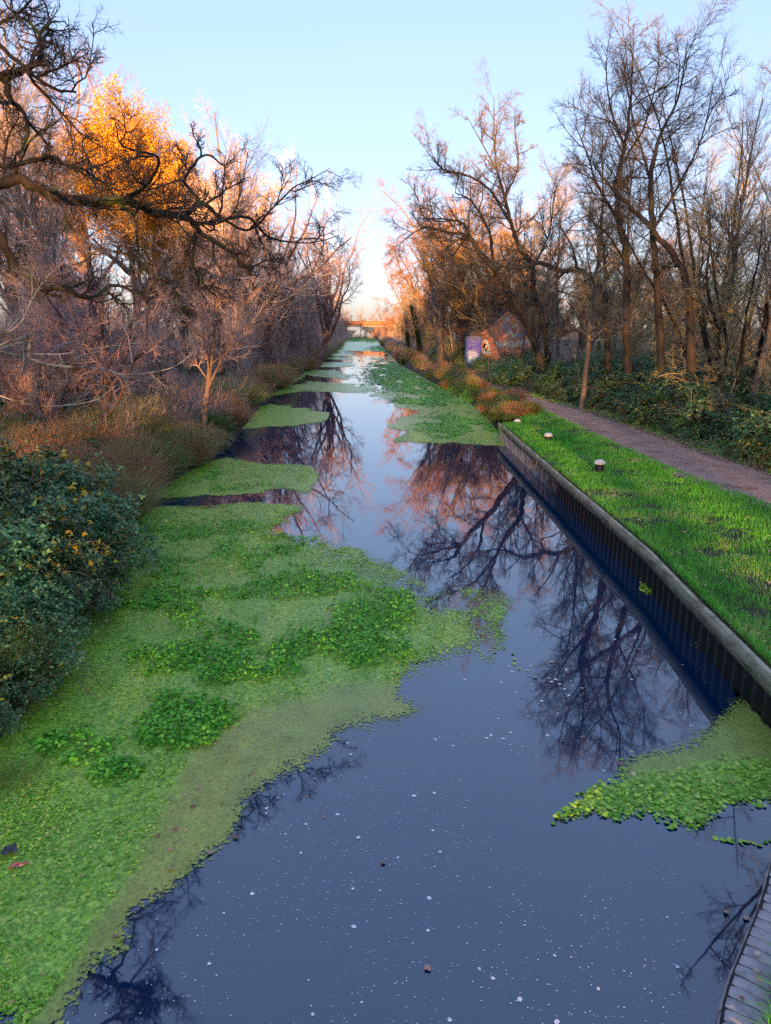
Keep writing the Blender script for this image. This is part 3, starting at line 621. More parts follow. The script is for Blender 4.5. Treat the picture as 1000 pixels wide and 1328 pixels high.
def smoothline(P, n, r, jit=0.):
    P = np.array(P, float); m = len(P); out = []
    u = np.linspace(0, m-1, n)
    for x in u:
        i = min(int(x), m-2); t = x-i; p0, p1, p2, p3 = P[max(i-1, 0)], P[i], P[i+1], P[min(i+2, m-1)]
        out.append(.5*((2*p1)+(-p0+p2)*t+(2*p0-5*p1+4*p2-p3)*t*t+(-p0+3*p1-3*p2+p3)*t**3))
    out = np.array(out)
    if jit: out[1:-1, :3] += r.normal(0, jit, (n-2, 3))
    return out
def sub(B, sel): return B[0][sel], B[1][sel]
def ivy(m, B, r, num, spread=.25, size=.09):
    pts, rad = B; n, Q, _ = pts.shape; i = r.integers(0, n, num); f = r.random(num)*(Q-1); i0 = np.minimum(f.astype(int), Q-2); fr = (f-i0)[:, None]
    p = pts[i, i0]*(1-fr)+pts[i, i0+1]*fr; o = r.normal(0, 1, (num, 3)); o /= np.linalg.norm(o, axis=1)[:, None]
    m.leaves(p+o*(rad[i, i0][:, None]+spread*r.random((num, 1))), r.uniform(.6, 1.3, num)*size, .3, r, .9)

def tree_variant(name, seed, h, r0, form, bark, twig, leafmat=None, leafn=0, ivyn=0, nodetail=False):
    """returns an unlinked prototype: Empty > trunk, crown (> leaves)"""
    r = np.random.default_rng(seed); up = np.array([[0, 0, 1.]]); T = []; Cc = []
    if form == 'tall':
        tr = grow(np.array([[0, 0, -.3]]), np.array([[r.normal(0, .05), r.normal(0, .05), 1.]]), np.array([h*.95]), np.array([r0]), 14, .05, .03, r, .12)
        l1 = spawn(tr, 26, .22, .97, .62, .15, .34, .5, 8, .09, .07, r, .2, fall=.45)
        l2 = spawn(l1, 10, .12, .97, .6, .2, .42, .5, 6, .12, .05, r, .3)
        l3 = spawn(l2, 8, .1, .98, .6, .25, .5, .6, 4, .13, .04, r, .5, absr=.013)
        l4 = spawn(l3, 5, .1, 1, .6, .25, .65, .6, 3, .14, .03, r, .6, absr=.009)
        T = [(tr, 8), (l1, 5)]; Cc = [(l2, 3), (l3, 3), (l4, 3)]; tips = l3
    elif form == 'spread':
        tr = grow(np.array([[0, 0, -.3]]), np.array([[r.normal(0, .15), r.normal(0, .15), 1.]]), np.array([h*.42]), np.array([r0]), 8, .09, .03, r, .6)
        l0 = spawn(tr, 9, .35, 1., .8, .25, 1.35, .62, 10, .19, .06, r, .2, fall=.2)
        l1 = spawn(l0, 9, .15, .98, .8, .25, .42, .55, 7, .22, .04, r, .25, fall=.4)
        l2 = spawn(l1, 7, .12, .98, .75, .25, .45, .55, 6, .22, .02, r, .3)
        l3 = spawn(l2, 6, .1, .98, .75, .3, .55, .6, 4, .24, .02, r, .5, absr=.013)
        l4 = spawn(l3, 4, .15, 1, .7, .3, .7, .6, 3, .24, .02, r, .6, absr=.009)
        T = [(tr, 9), (l0, 7)]; Cc = [(l1, 4), (l2, 3), (l3, 3), (l4, 3)]; tips = l3
    elif form == 'multi':
        n = 9; a = r.uniform(0, 2*PI, n); D = np.stack([np.cos(a)*.45, np.sin(a)*.45, np.ones(n)], -1)
        tr = grow(np.stack([np.cos(a)*.2, np.sin(a)*.2, np.full(n, -.3)], -1), D, np.full(n, h*.9)*r.uniform(.6, 1.1, n), np.full(n, r0*.5), 12, .09, .05, r, .15)
        l1 = spawn(tr, 14, .15, .97, .6, .2, .34, .5, 7, .11, .05, r, .25)
        l2 = spawn(l1, 7, .12, .97, .6, .25, .45, .55, 5, .13, .03, r, .3)
        l3 = spawn(l2, 6, .1, .98, .6, .25, .5, .6, 4, .15, .02, r, .4, absr=.008)
        T = [(tr, 6), (l1, 4)]; Cc = [(l2, 3), (l3, 3)]; tips = l3
    elif form == 'sapling':
        n = 7; a = r.uniform(0, 2*PI, n); D = np.stack([np.cos(a)*.2, np.sin(a)*.16, np.ones(n)], -1)
        tr = grow(np.stack([r.normal(0, .7, n), r.normal(0, .7, n), np.full(n, -.3)], -1), D, np.full(n, h)*r.uniform(.6, 1.05, n), np.full(n, r0), 10, .06, .03, r, .15)
        l1 = spawn(tr, 20, .12, .98, .55, .2, .26, .5, 6, .12, .06, r, .3)
        l2 = spawn(l1, 9, .1, .98, .6, .25, .55, .6, 4, .15, .04, r, .5, absr=.011)
        l3 = spawn(l2, 5, .1, 1, .6, .25, .65, .6, 3, .15, .03, r, .6, absr=.008)
        T = [(tr, 5)]; Cc = [(l1, 3), (l2, 3), (l3, 3)]; tips = l2
    else:  # bare shrub
        n = 26; a = r.uniform(0, 2*PI, n); s_ = r.uniform(.1, .9, n); D = np.stack([np.cos(a)*s_, np.sin(a)*s_, np.ones(n)], -1)
        tr = grow(np.stack([r.normal(0, .45, n), r.normal(0, .45, n), np.full(n, -.1)], -1), D, h*r.uniform(.5, 1.1, n), np.full(n, r0), 7, .13, .0, r, .3)
        l1 = spawn(tr, 11, .1, .97, .6, .25, .4, .6, 5, .17, .02, r, .4)
        l2 = spawn(l1, 6, .1, .98, .6, .3, .55, .6, 3, .2, .0, r, .5, absr=.0055)
        T = [(tr, 4)]; Cc = [(l1, 3), (l2, 3)]; tips = l1
    root = bpy.data.objects.new(name, None); COL.objects.link(root); root.empty_display_size = .3
    m = MB(); [m.tubes(b[0], b[1], s) for b, s in T]; o1 = m.build('trunk', bark, root, smooth=True)
    m = MB(); [m.tubes(b[0], b[1], s) for b, s in Cc]; o2 = m.build('crown', twig, root)
    if leafn > 50000:
        tz = max(b[0][..., 2].max() for b, s in Cc); n = leafn; D = r.normal(0, 1, (n, 3)); D /= np.linalg.norm(D, axis=1)[:, None]; az = np.arctan2(D[:, 1], D[:, 0])
        lum = .30+1.35*fbm(az*1.9+7, D[:, 2]*3.4+4, 4, 5); q = D*np.array([2.9, 2.9, 3.3])*(r.random(n)**.45*lum)[:, None]+np.array([0, 0, tz-3.4]); q = q[fbm(q[:, 0]*1.3+50, q[:, 2]*1.3+q[:, 1], 3, 6) > .44]
        m = MB(); m.leaves(q, r.uniform(.06, .11, len(q)), .15, r, .7); m.build('leaves', leafmat, o2)
    elif leafn:
        q = tips[0].reshape(-1, 3); q = q[r.random(len(q)) < .8]; q = q[r.integers(0, len(q), leafn)]+r.normal(0, .13, (leafn, 3)); q = q[q[:, 2] > h*.22]
        m = MB(); m.leaves(q, r.uniform(.03, .07, len(q)), .15, r, .7); m.build('leaves', leafmat, o2)
    if ivyn:
        m = MB(); b = T[0][0]; bb = (b[0][:, :max(3, int(b[0].shape[1]*.75))], b[1][:, :max(3, int(b[0].shape[1]*.75))]); ivy(m, bb, r, ivyn, .42, .16); m.build('ivy', 'leaf_ivy', root)
    return root
PROTO = {
 'tall1': tree_variant('tall_tree', 1, 16, .17, 'tall', 'bark_grey', 'twig_grey'),
 'tall2': tree_variant('tall_tree', 2, 15, .15, 'tall', 'bark_brown', 'twig_mauve'),
 'tall3': tree_variant('tall_tree', 12, 17, .16, 'tall', 'bark_grey', 'twig_olive'),
 'spread1': tree_variant('spreading_tree', 3, 13, .26, 'spread', 'bark_brown', 'twig_mauve'),
 'spread2': tree_variant('spreading_tree', 4, 14, .26, 'spread', 'bark_grey', 'twig_rust', 'leaf_russet', 20000),
 'rust': tree_variant('spreading_tree', 45, 13, .22, 'spread', 'bark_brown', 'twig_rust'),
 'gold': tree_variant('golden_tree', 5, 13, .25, 'spread', 'bark_grey', 'twig_rust', 'leaf_gold', 110000),
 'birch': tree_variant('birch_tree', 6, 14, .11, 'tall', 'bark_pale', 'twig_rust'),
 'multi': tree_variant('many_stemmed_tree', 7, 12, .26, 'multi', 'bark_dark', 'twig_olive'),
 'sap1': tree_variant('sapling_clump', 8, 8, .045, 'sapling', 'bark_brown', 'twig_mauve'),
 'sap2': tree_variant('sapling_clump', 9, 8, .045, 'sapling', 'bark_grey', 'twig_olive'),
 'shrub1': tree_variant('bare_shrub', 10, 2.6, .018, 'shrub', 'twig_mauve', 'twig_mauve'),
 'shrub2': tree_variant('bare_shrub', 13, 2.4, .018, 'shrub', 'twig_olive', 'twig_grey'),
 'ivy': tree_variant('ivy_clad_tree', 14, 13, .17, 'tall', 'bark_dark', 'twig_grey', ivyn=9000),
}
used = {}
def top_z(p):
    if p.name not in PH:
        me = [c for c in p.children if c.name.startswith('crown')][0].data; a = np.empty(len(me.vertices)*3, np.float32); me.vertices.foreach_get('co', a); PH[p.name] = float(np.percentile(a[2::3], 98.5))
    return PH[p.name]
PH = {}
def place(key, x, y, s, label, cat='tree', group=None, name=None, rz=None, tilt=0., dz=0., r=rng, sz=None, ht=None, py=None):
    p = PROTO[key]
    if py is not None: ht = float(atd(500, py, y)[2])-.8
    if ht is not None: sz = ht/top_z(p); s = s*sz
    if used.get(key): o = copy_tree(p)
    else: o = p; used[key] = 1
    o.location = (x, y, float(ground_z(np.array(float(x)), np.array(float(y))))+dz); o.scale = (s, s, sz or s)
    o.rotation_euler = (tilt*.3, tilt, r.uniform(0, 2*PI) if rz is None else rz)
    if 'group' in o: del o['group']
    return tag(o, label, cat, group)

# ---------------- hero oak leaning in from the left edge
def hero(name, label, base, limbs, bark, twig, seed, dens=2.2, levels=None, pale=False, group=None):
    r = np.random.default_rng(seed); t = thing(name, label, 'tree', tuple(base), group=group); b = np.array(base, float)
    mt, mc = MB(), MB(); parts = []
    for pts, sides, k in limbs:
        A = np.array([[*atd(q[0], q[1], q[2]), q[3]] if len(q) == 4 else [*q[:3], q[3]*.5*2] for q in pts]) if not isinstance(pts, np.ndarray) else pts
        S = smoothline(A, max(8, len(A)*5), r, .0); jit = r.normal(0, .25, (len(S), 3))*S[:, 3:4]; S[1:, :3] += jit[1:]
        bb = (S[None, :, :3]-b, np.maximum(S[None, :, 3], .004)); mt.tubes(bb[0], bb[1], sides); parts.append((bb, k))
    lv = levels or dict(l1=1.9, w=.26)
    for bb, k in parts:
        if not k: continue
        L = np.linalg.norm(np.diff(bb[0][0], axis=0), axis=1).sum(); n = max(3, int(L*dens*k))
        l1 = spawn(bb, n, .06, 1., .85, .25, 1, .6, 8, lv['w'], .035, r, .3, absl=lv['l1']*k, absr=.028*lv.get('r', 1), fall=.35)
        l2 = spawn(l1, 9, .08, .98, .75, .25, .55, .6, 6, lv['w'], .02, r, .35, absr=.012*lv.get('r', 1))
        l3 = spawn(l2, 7, .1, .98, .7, .3, .6, .6, 5, lv['w'], .02, r, .5, absr=.0068*lv.get('r', 1))
        mt.tubes(*l1, 5); mc.tubes(*l2, 4); mc.tubes(*l3, 3)
        if lv.get('l4'): mc.tubes(*spawn(l3, 4, .15, 1, .7, .3, .7, .6, 3, lv['w'], .02, r, .5, absr=.005*lv.get('r', 1)), 3)
    mt.build('trunk', bark, t, smooth=True); mc.build('crown', twig, t); return t
ob = (-11.6, 14.5, .6)
trunk_o = np.array([[-11.6, 14.5, .3, .42], [-11.3, 14.6, 3, .36], [-11.0, 14.8, 5.5, .30], [-10.6, 14.9, 7.5, .2], [-10.3, 15, 9.5, .13], [-10., 15, 12, .06]])
hero('oak_tree', 'dark gnarled mossy oak reaching over the water from the left edge', ob, [
 (trunk_o, 10, 1),
 (np.vstack([[-11.0, 14.8, 5.3, .26], [-9.6, 15, 6.6, .22], *[[*atd(a, b, d), w] for a, b, d, w in [(0, 236, 15.2, 0.116), (45, 241, 15.4, 0.105), (85, 258, 15.6, 0.102), (135, 261, 15.9, 0.095), (160, 259, 16, 0.092), (205, 277, 16.3, 0.082), (242, 283, 16.6, 0.071), (262, 303, 16.8, 0.054), (295, 324, 17.2, 0.042), (322, 346, 17.6, 0.031), (345, 336, 18, 0.017)]]]), 9, .8),
 ([(240, 282, 16.6, 0.061), (262, 264, 16.8, 0.054), (290, 285, 17.2, 0.034), (322, 298, 17.8, 0.027), (350, 274, 18.3, 0.023), (380, 244, 18.8, 0.018), (402, 233, 19.2, 0.014), (428, 218, 19.6, 0.007)], 6, .62),
 ([(262, 264, 16.8, 0.048), (240, 235, 16.9, 0.037), (251, 214, 17, 0.031), (268, 200, 17.2, 0.024), (292, 214, 17.5, 0.015), (310, 196, 17.8, 0.008)], 6, .55),
 ([(262, 290, 16.8, 0.041), (320, 282, 17.6, 0.034), (350, 308, 18.5, 0.026), (400, 315, 19.4, 0.019), (440, 305, 20, 0.010)], 6, .6),
 ([(255, 305, 16.8, 0.041), (250, 340, 16.9, 0.031), (264, 368, 17.1, 0.024), (282, 386, 17.3, 0.012)], 6, .45),
 ([(160, 259, 16, 0.048), (190, 240, 15.6, 0.034), (205, 205, 15.2, 0.027), (160, 190, 15, 0.019), (150, 160, 14.6, 0.010)], 6, .55),
 (np.vstack([[-10.6, 14.9, 7.3, .16], *[[*atd(a, b, d), w] for a, b, d, w in [(-60, 120, 12.5, 0.082), (8, 97, 12, 0.061), (28, 92, 12, 0.051), (50, 79, 12, 0.041), (55, 63, 12, 0.031), (52, 45, 12.1, 0.024), (66, 30, 12.2, 0.014), (85, 28, 12.3, 0.007)]]]), 7, .6),
 (np.array([[-10.6, 14.9, 7.2, .15], [-8.8, 13.6, 8.8, .10], [-7.2, 12.2, 9.5, .07], [-5.9, 11.2, 10, .045], [-4.9, 10.5, 10.2, .012]]), 7, .6),
 (np.array([[-10.4, 15, 8.2, .12], [-8.6, 14.6, 9.2, .08], [-7.0, 14.2, 9.7, .05], [-5.8, 13.8, 10.2, .012]]), 6, .6),
 ([(8, 97, 12, 0.054), (14, 128, 12, 0.044), (30, 145, 12, 0.034), (36, 170, 12, 0.027), (26, 200, 12, 0.014)], 6, .45),
 (np.vstack([[-11.2, 14.6, 4.6, .15], *[[*atd(a, b, d), w] for a, b, d, w in [(-40, 300, 13, 0.082), (18, 342, 13, 0.068), (52, 372, 13.2, 0.061), (78, 374, 13.4, 0.051), (118, 386, 13.6, 0.041), (148, 370, 14, 0.031), (185, 379, 14.4, 0.020), (210, 355, 14.8, 0.010)]]]), 7, .5),
 ([(-60, 180, 12.5, 0.048), (0, 215, 12.6, 0.041), (60, 205, 12.8, 0.031), (110, 220, 13, 0.020), (150, 205, 13.2, 0.010)], 6, .6),
 ([(-50, 20, 11.5, 0.041), (0, 60, 11.5, 0.034), (60, 110, 11.6, 0.024), (100, 120, 11.8, 0.014)], 6, .55),
], 'bark_oak', 'twig_oak', 31, 2.5, dict(l1=2.3, w=.27, l4=1))
# pale low boughs of a nearer bankside tree
hero('willow_tree', 'pale low boughs of a bankside willow sweeping out above the reeds at the left edge', (-9.2, 10.5, .5), [
 (np.array([[-9.2, 10.5, .2, .16], [-9.0, 10.6, 2.2, .13], [-8.6, 10.8, 4.2, .1], [-8.3, 11, 6.5, .05]]), 7, .5),
 (np.vstack([[-9.0, 10.6, 2.6, .09], *[[*atd(a, b, d), w] for a, b, d, w in [(0, 447, 10.6, 0.025), (40, 466, 10.8, 0.022), (72, 474, 11, 0.020), (132, 478, 11.2, 0.015), (160, 486, 11.4, 0.013), (208, 481, 11.8, 0.009), (235, 470, 12, 0.006), (262, 445, 12.3, 0.003)]]]), 6, .42),
 (np.vstack([[-8.95, 10.6, 3.0, .06], *[[*atd(a, b, d), w] for a, b, d, w in [(0, 452, 11, 0.015), (30, 458, 11.1, 0.014), (80, 459, 11.3, 0.011), (128, 451, 11.6, 0.008), (182, 444, 12, 0.004)]]]), 6, .4),
 ([(-20, 440, 10.4, 0.018), (22, 424, 10.5, 0.015), (40, 392, 10.7, 0.011), (60, 360, 11, 0.008), (95, 330, 11.3, 0.003)], 6, .42),
 ([(-20, 505, 9.5, 0.010), (20, 520, 9.6, 0.008), (60, 527, 9.8, 0.007), (120, 520, 10.1, 0.006), (150, 500, 10.3, 0.004)], 5, .35),
], 'bark_pale', 'twig_pale', 33, 2.6, dict(l1=1.7, w=.12, r=.5, l4=1))

# ---------------- right bank heroes
hero('leaning_alder', 'tall bare tree leaning left over the canal beyond the piled wall, arching far out', (*at(703, 500, .75)[:2], .7), [
 ([(706, 505, 49, .30), (698, 462, 49, .26), (685, 425, 49, .24), (672, 396, 49, .23), (650, 361, 49, .22), (626, 331, 49, .19), (605, 306, 49, .14), (582, 302, 48.5, .09), (550, 296, 48, .05), (525, 310, 47.5, .02)], 8, 1),
 ([(615, 318, 49, .12), (600, 290, 48.6, .09), (578, 285, 48, .06), (540, 283, 47.5, .02)], 6, .9),
 ([(640, 350, 49, .11), (634, 300, 49.4, .08), (612, 262, 49.6, .06), (590, 250, 49.8, .03)], 6, .9),
 ([(605, 306, 49, .08), (588, 330, 48.4, .05), (570, 345, 48, .02)], 5, .7),
], 'bark_dark', 'twig_dark', 35, 1.9, dict(l1=3.6, w=.13, r=1.5, l4=1))
hero('tall_forked_tree', 'tall forked bare tree rising behind the leaning one, its thin top highest against the sky', (*at(713, 503, .75)[:2], .7), [
 ([(714, 508, 50, .27), (709, 445, 50, .22), (701, 402, 50, .20), (693, 378, 50, .19), (690, 345, 50, .18), (673, 318, 50, .16), (664, 293, 50, .13), (655, 256, 50, .10), (645, 222, 50, .075), (641, 180, 50, .05), (641, 128, 50, .015)], 8, 1),
 ([(665, 295, 50, .09), (635, 246, 49.5, .075), (602, 226, 49, .055), (575, 220, 48.6, .04), (548, 188, 48.4, .015)], 6, .9),
 ([(655, 256, 50, .06), (672, 215, 50.4, .05), (668, 170, 50.8, .03), (672, 140, 51, .012)], 5, .8),
 ([(690, 350, 50, .09), (706, 318, 50.5, .07), (714, 296, 51, .05), (720, 250, 51.4, .03), (735, 215, 52, .012)], 6, .9),
 ([(645, 222, 50, .05), (622, 180, 49.5, .035), (605, 150, 49.2, .012)], 5, .7),
], 'bark_dark', 'twig_dark', 36, 1.9, dict(l1=3.2, w=.11, r=1.4, l4=1))
hero('twisted_tree', 'dark twisted bough sweeping left from a short pale-trunked tree above the brambles', (*atd(787, 468, 38)[:2], .7), [
 ([(788, 480, 38, .17), (787, 440, 38, .15), (785, 405, 38, .15), (783, 378, 38, .14), (786, 350, 38, .1), (783, 325, 38, .07), (778, 300, 38, .03)], 8, .8),
 ([(783, 380, 38, .14), (774, 367, 38, .15), (757, 353, 38, .15), (742, 350, 38, .14), (725, 351, 38.2, .12), (700, 341, 38.6, .11), (678, 347, 39, .08), (660, 348, 39.5, .05), (640, 338, 40, .02)], 8, 1),
 ([(735, 350, 38, .07), (720, 372, 37.8, .05), (745, 385, 37.6, .03), (765, 392, 37.5, .015)], 5, .5),
 ([(750, 352, 38, .07), (742, 320, 38, .05), (725, 290, 38, .02)], 5, .8),
], 'bark_dark', 'twig_dark', 37, 1.9, dict(l1=2.4, w=.2, r=1.1))
t_ = hero('nest_tree', 'straight slender tall tree on the right bank carrying a dark round nest', (*atd(814, 470, 30)[:2], .8), [
 ([(814, 485, 30, .17), (812, 420, 30, .15), (811, 330, 30, .135), (803, 280, 30, .12), (801, 235, 30, .10), (810, 190, 30, .075), (817, 140, 30, .05), (820, 90, 30, .03), (822, 40, 30, .012)], 8, 1),
 ([(803, 285, 30, .06), (775, 240, 29.6, .045), (762, 200, 29.4, .03), (745, 160, 29.2, .012)], 5, .9),
 ([(805, 215, 30, .06), (835, 165, 30.3, .04), (850, 110, 30.5, .025), (858, 60, 30.6, .01)], 5, .9),
 ([(811, 340, 30, .05), (785, 300, 29.6, .035), (760, 285, 29.3, .015)], 5, .8),
 ([(810, 190, 30, .05), (792, 140, 29.8, .035), (785, 80, 29.7, .012)], 5, .9),
], 'bark_dark', 'twig_dark', 38, 2.4, dict(l1=2.6, w=.10, r=.9, l4=1))
t_ = hero('ridge_tree', 'bare tree with one trunk slanting left, right of the nest tree', (*atd(892, 465, 27)[:2], .8), [
 ([(858, 480, 28, .16), (855, 400, 28, .14), (850, 345, 28, .12), (846, 280, 28, .11), (845, 222, 28, .09), (858, 172, 28, .06), (880, 125, 28, .035), (892, 50, 28, .01)], 7, 1),
 ([(897, 480, 27, .17), (890, 362, 27, .13), (858, 312, 27.4, .1), (825, 275, 27.8, .08), (790, 240, 28.2, .05), (768, 210, 28.5, .02)], 7, .9),
 ([(847, 300, 28, .06), (880, 240, 27.6, .045), (910, 180, 27.3, .03), (925, 110, 27.1, .012)], 5, .9),
 ([(846, 240, 28, .05), (825, 170, 28.3, .035), (812, 110, 28.5, .012)], 5, .9),
], 'bark_dark', 'twig_dark', 39, 2.4, dict(l1=2.6, w=.11, r=.9, l4=1))
def stems(seed, x, y):
    r = np.random.default_rng(seed); L = []
    for i in range(10):
        a = r.uniform(0, 2*PI); s = r.uniform(.3, 1.25); h = r.uniform(7, 15)
        p = np.array([x+math.cos(a)*.25, y+math.sin(a)*.25, .4]); pts = [[*p, .085]]
        for j in range(1, 6):
            f = j/5; pts.append([p[0]+math.cos(a)*s*h*.55*f+r.normal(0, .12), p[1]+math.sin(a)*s*h*.45*f+r.normal(0, .12), .4+h*f**.9, 0.08*(1-f)**.8+.008])
        L.append((np.array(pts), 6, .9))
    L.append((np.array([[x, y, 0, .26], [x-.05, y, .8, .22], [x-.12, y, 1.6, .12]]), 9, 0))
    return L
bx_ = atd(958, 462, 28)
hero('many_stemmed_willow', 'many-stemmed olive-brown tree fanning up from one mossy base among the brambles, right edge', (bx_[0], 28, .8), stems(40, bx_[0], 28.), 'bark_oak', 'twig_olive', 41, 1.1, dict(l1=2.4, w=.13, r=.8, l4=1))
hero('overhanging_ash', 'bare tree whose thin branch tips poke in at the top right corner', (12.6, 15.5, .8), [
 (np.array([[12.6, 15.5, .4, .22], [12.4, 15.5, 4, .19], [12.2, 15.6, 8, .14], [12, 15.7, 11, .09], [11.8, 15.8, 14.5, .03]]), 8, .9),
 (np.array([[12.3, 15.5, 5.5, .10], [11.2, 15.2, 7.4, .075], [10.4, 15, 9.2, .05], [9.6, 14.8, 10.6, .02]]), 6, .8),
 (np.array([[12.2, 15.6, 7.5, .09], [11.1, 15.8, 9.5, .06], [10.1, 16, 11.4, .04], [9.3, 16.1, 13, .015]]), 6, .9),
 (np.array([[12.3, 15.5, 4.2, .08], [11.3, 14.6, 5.4, .055], [10.3, 13.8, 6.2, .035], [9.4, 13.2, 6.8, .012]]), 6, .5),
], 'bark_dark', 'twig_dark', 42, 1.5, dict(l1=2.0, w=.13, r=.8, l4=1))
build_twig_litter()
# bird nest
def nest():
    p = atd(799, 237, 30)+np.array([.1, -.12, 0]); r = np.random.default_rng(1); n = 420; a = r.uniform(0, 2*PI, n); e = r.uniform(-.5*PI, .35, n)
    P0 = np.stack([np.cos(a)*np.cos(e)*.27, np.sin(a)*np.cos(e)*.27, np.sin(e)*.22+.02], -1)*r.uniform(.6, 1, (n, 1)); D = np.stack([-np.sin(a), np.cos(a), r.normal(0, .35, n)], -1)
    m = MB(); m.tubes(*grow(P0-D*.15, D, np.full(n, .34), np.full(n, .008), 4, .25, 0, r), 3)
    tag(m.build('bird_nest', 'twig_oak', loc=tuple(p)), 'dark ball of twigs lodged in the slender tall tree', 'nest')
nest()

# ---------------- woods on both banks
g_l = 'bare trees of the left bank wood'; g_r = 'bare trees of the right bank wood'
r = np.random.default_rng(77)
taken = [(-11.6, 14.5), (-9.2, 10.5)]
def free(x, y, d):
    global taken
    for a, b in taken:
        if (a-x)**2+(b-y)**2 < d*d: return False
    taken.append((x, y)); return True
LBL = {'tall': 'slender bare tree deep in the tangled wood on the left bank', 'spread': 'spreading mauve-brown bare tree in the wood on the left bank', 'sap': 'clump of thin mauve-brown saplings in the left bank wood', 'shrub': 'leafless twiggy bush along the left bank',
       'tallr': 'slender bare tree standing in the wood on the right bank', 'spreadr': 'bare tree with a few russet leaves in the wood on the right bank', 'sapr': 'clump of thin olive-brown saplings in the right bank wood', 'shrubr': 'leafless twiggy bush along the right bank'}
def wood(n, side, y0, y1, d0, d1, keys, lab, grp, sep, s0, s1, cat='tree'):
    c = 0; tries = 0
    while c < n and tries < n*60:
        tries += 1; y = y0*math.exp(r.random()*math.log(y1/y0)); off = d0+(d1-d0)*r.random()**1.2
        x = Lf(y)-off if side < 0 else max(Rf(y), 0)+off
        if side < 0 and y < 64 and keys[0] not in ('sap1', 'shrub1') and 90 < proj(np.array([[x, y, 8.]]))[0][0] < 300: continue
        if side > 0 and 28 < y < 71:
            q = proj(np.array([[x, y, 2.]]))[0][0]
            if 580 < q < 712: continue
        if side > 0 and y < 62 and PL(y)-.8 < x < PR(y)+1.3: continue
        if not free(x, y, sep): continue
        k = keys[int(r.integers(len(keys)))]; s = r.uniform(s0, s1)*(1+.15*(off > 14))
        place(k, x, y, s, lab, cat, grp, r=r, tilt=r.normal(0, .07)); c += 1
wood(6, -1, 24, 50, 2.6, 6, ['spread1', 'tall2'], LBL['spread'], 'spreading trees of the left bank wood', 3.2, .55, .8)
wood(24, -1, 22, 120, 5, 26, ['tall2', 'tall1'], LBL['tall'], 'slender trees of the left bank wood', 2.6, .9, 1.25)
wood(14, -1, 30, 120, 8, 30, ['spread1'], LBL['spread'], 'spreading trees of the left bank wood', 3.5, .9, 1.15)
wood(44, -1, 60, 330, 3.6, 10.5, ['spread1', 'tall2', 'tall1'], LBL['tall'], 'slender trees of the left bank wood', 2.6, .9, 1.2)
wood(40, -1, 20, 60, 4.5, 18, ['sap1'], LBL['sap'], 'sapling clumps of the left bank wood', 1.6, .65, 1.1)
wood(40, -1, 50, 300, 1.0, 7, ['sap1'], LBL['sap'], 'sapling clumps of the left bank wood', 2., .8, 1.2)
wood(34, -1, 24, 90, 1.5, 10, ['shrub1', 'shrub1', 'shrub2'], LBL['shrub'], 'leafless bushes along the left bank', 1.1, .6, 1.1, 'bush')
wood(26, -1, 70, 320, .3, 2.5, ['shrub1'], LBL['shrub'], 'leafless bushes along the left bank', 1.5, .9, 1.4, 'bush')
wood(20, 1, 26, 90, 7.5, 28, ['tall1', 'tall3', 'tall3'], LBL['tallr'], 'slender trees of the right bank wood', 2.6, .7, 1.0)
wood(22, 1, 62, 150, 9, 30, ['spread2'], LBL['spreadr'], 'russet-tinged trees of the right bank wood', 3.6, .75, 1.05)
wood(26, 1, 90, 330, 6.5, 15, ['spread2', 'tall1', 'tall3', 'spread2'], LBL['spreadr'], 'russet-tinged trees of the right bank wood', 2.8, .85, 1.15)
wood(20, 1, 22, 60, 9, 22, ['sap2'], LBL['sapr'], 'sapling clumps of the right bank wood', 1.7, .6, 1.)
wood(20, 1, 60, 300, 5, 14, ['sap2'], LBL['sapr'], 'sapling clumps of the right bank wood', 3, .7, 1.1)
wood(26, 1, 36, 300, .5, 1.8, ['shrub1', 'shrub2'], LBL['shrubr'], 'leafless bushes along the right bank', 1.6, .45, .75, 'bush')
wood(12, 1, 24, 80, 7, 14, ['shrub2'], LBL['shrubr'], 'leafless bushes along the right bank', 1.6, .7, 1.0, 'bush')
def at_px(px, d): return float(atd(px, 430, d)[0])
# singled-out trees
place('gold', at_px(182, 62), 62, .85, 'tree full of glowing golden leaves standing behind the bare oak', py=158)
place('gold', at_px(236, 72), 72, .75, 'smaller golden-leaved tree just right of the brightest one', py=215)
place('spread2', at_px(572, 86), 86, 1.0, 'broad russet-leaved tree arching towards the water at the narrowing of the view', py=232)
place('spread2', at_px(640, 78), 78, 1.1, 'tall russet-leaved tree behind the leaning pair on the right bank', py=235)
place('spread2', at_px(545, 140), 140, .9, 'distant russet tree closing the right side of the sky gap', py=300)
place('tall2', at_px(424, 150), 150, .9, 'distant bare tree closing the left side of the sky gap', py=300)
place('spread1', at_px(285, 66), 66, .9, 'large spreading mauve tree under the golden leaves on the left bank', py=165)
place('rust', at_px(222, 80), 80, .8, 'tall bare tree whose sunlit russet top stands left of the open sky', py=75)
place('rust', at_px(130, 76), 76, .9, 'tallest bare crown behind the oak, its top catching the sun', py=40)
place('tall1', at_px(85, 50), 50, 1.1, 'tall bare tree with a sunlit top behind the oak near the left edge', py=30)
place('tall1', at_px(20, 40), 40, 1.1, 'tall bare tree rising out of frame at the left edge behind the oak', py=-60)
place('spread1', at_px(315, 56), 56, .9, 'wide mauve bare tree leaning to the water left of the sky gap', py=190)
place('spread1', at_px(375, 66), 66, .9, 'wide bare tree with reaching boughs, last large one before the left wood narrows', py=228)
place('spread1', at_px(408, 90), 90, .8, 'smaller wide bare tree at the water left of the sky gap', py=262)
place('rust', at_px(600, 98), 98, .9, 'sunlit rust-brown crown behind the leaning alder', py=228)
place('rust', at_px(690, 100), 100, .9, 'sunlit rust-brown crown right of the forked tree', py=235)
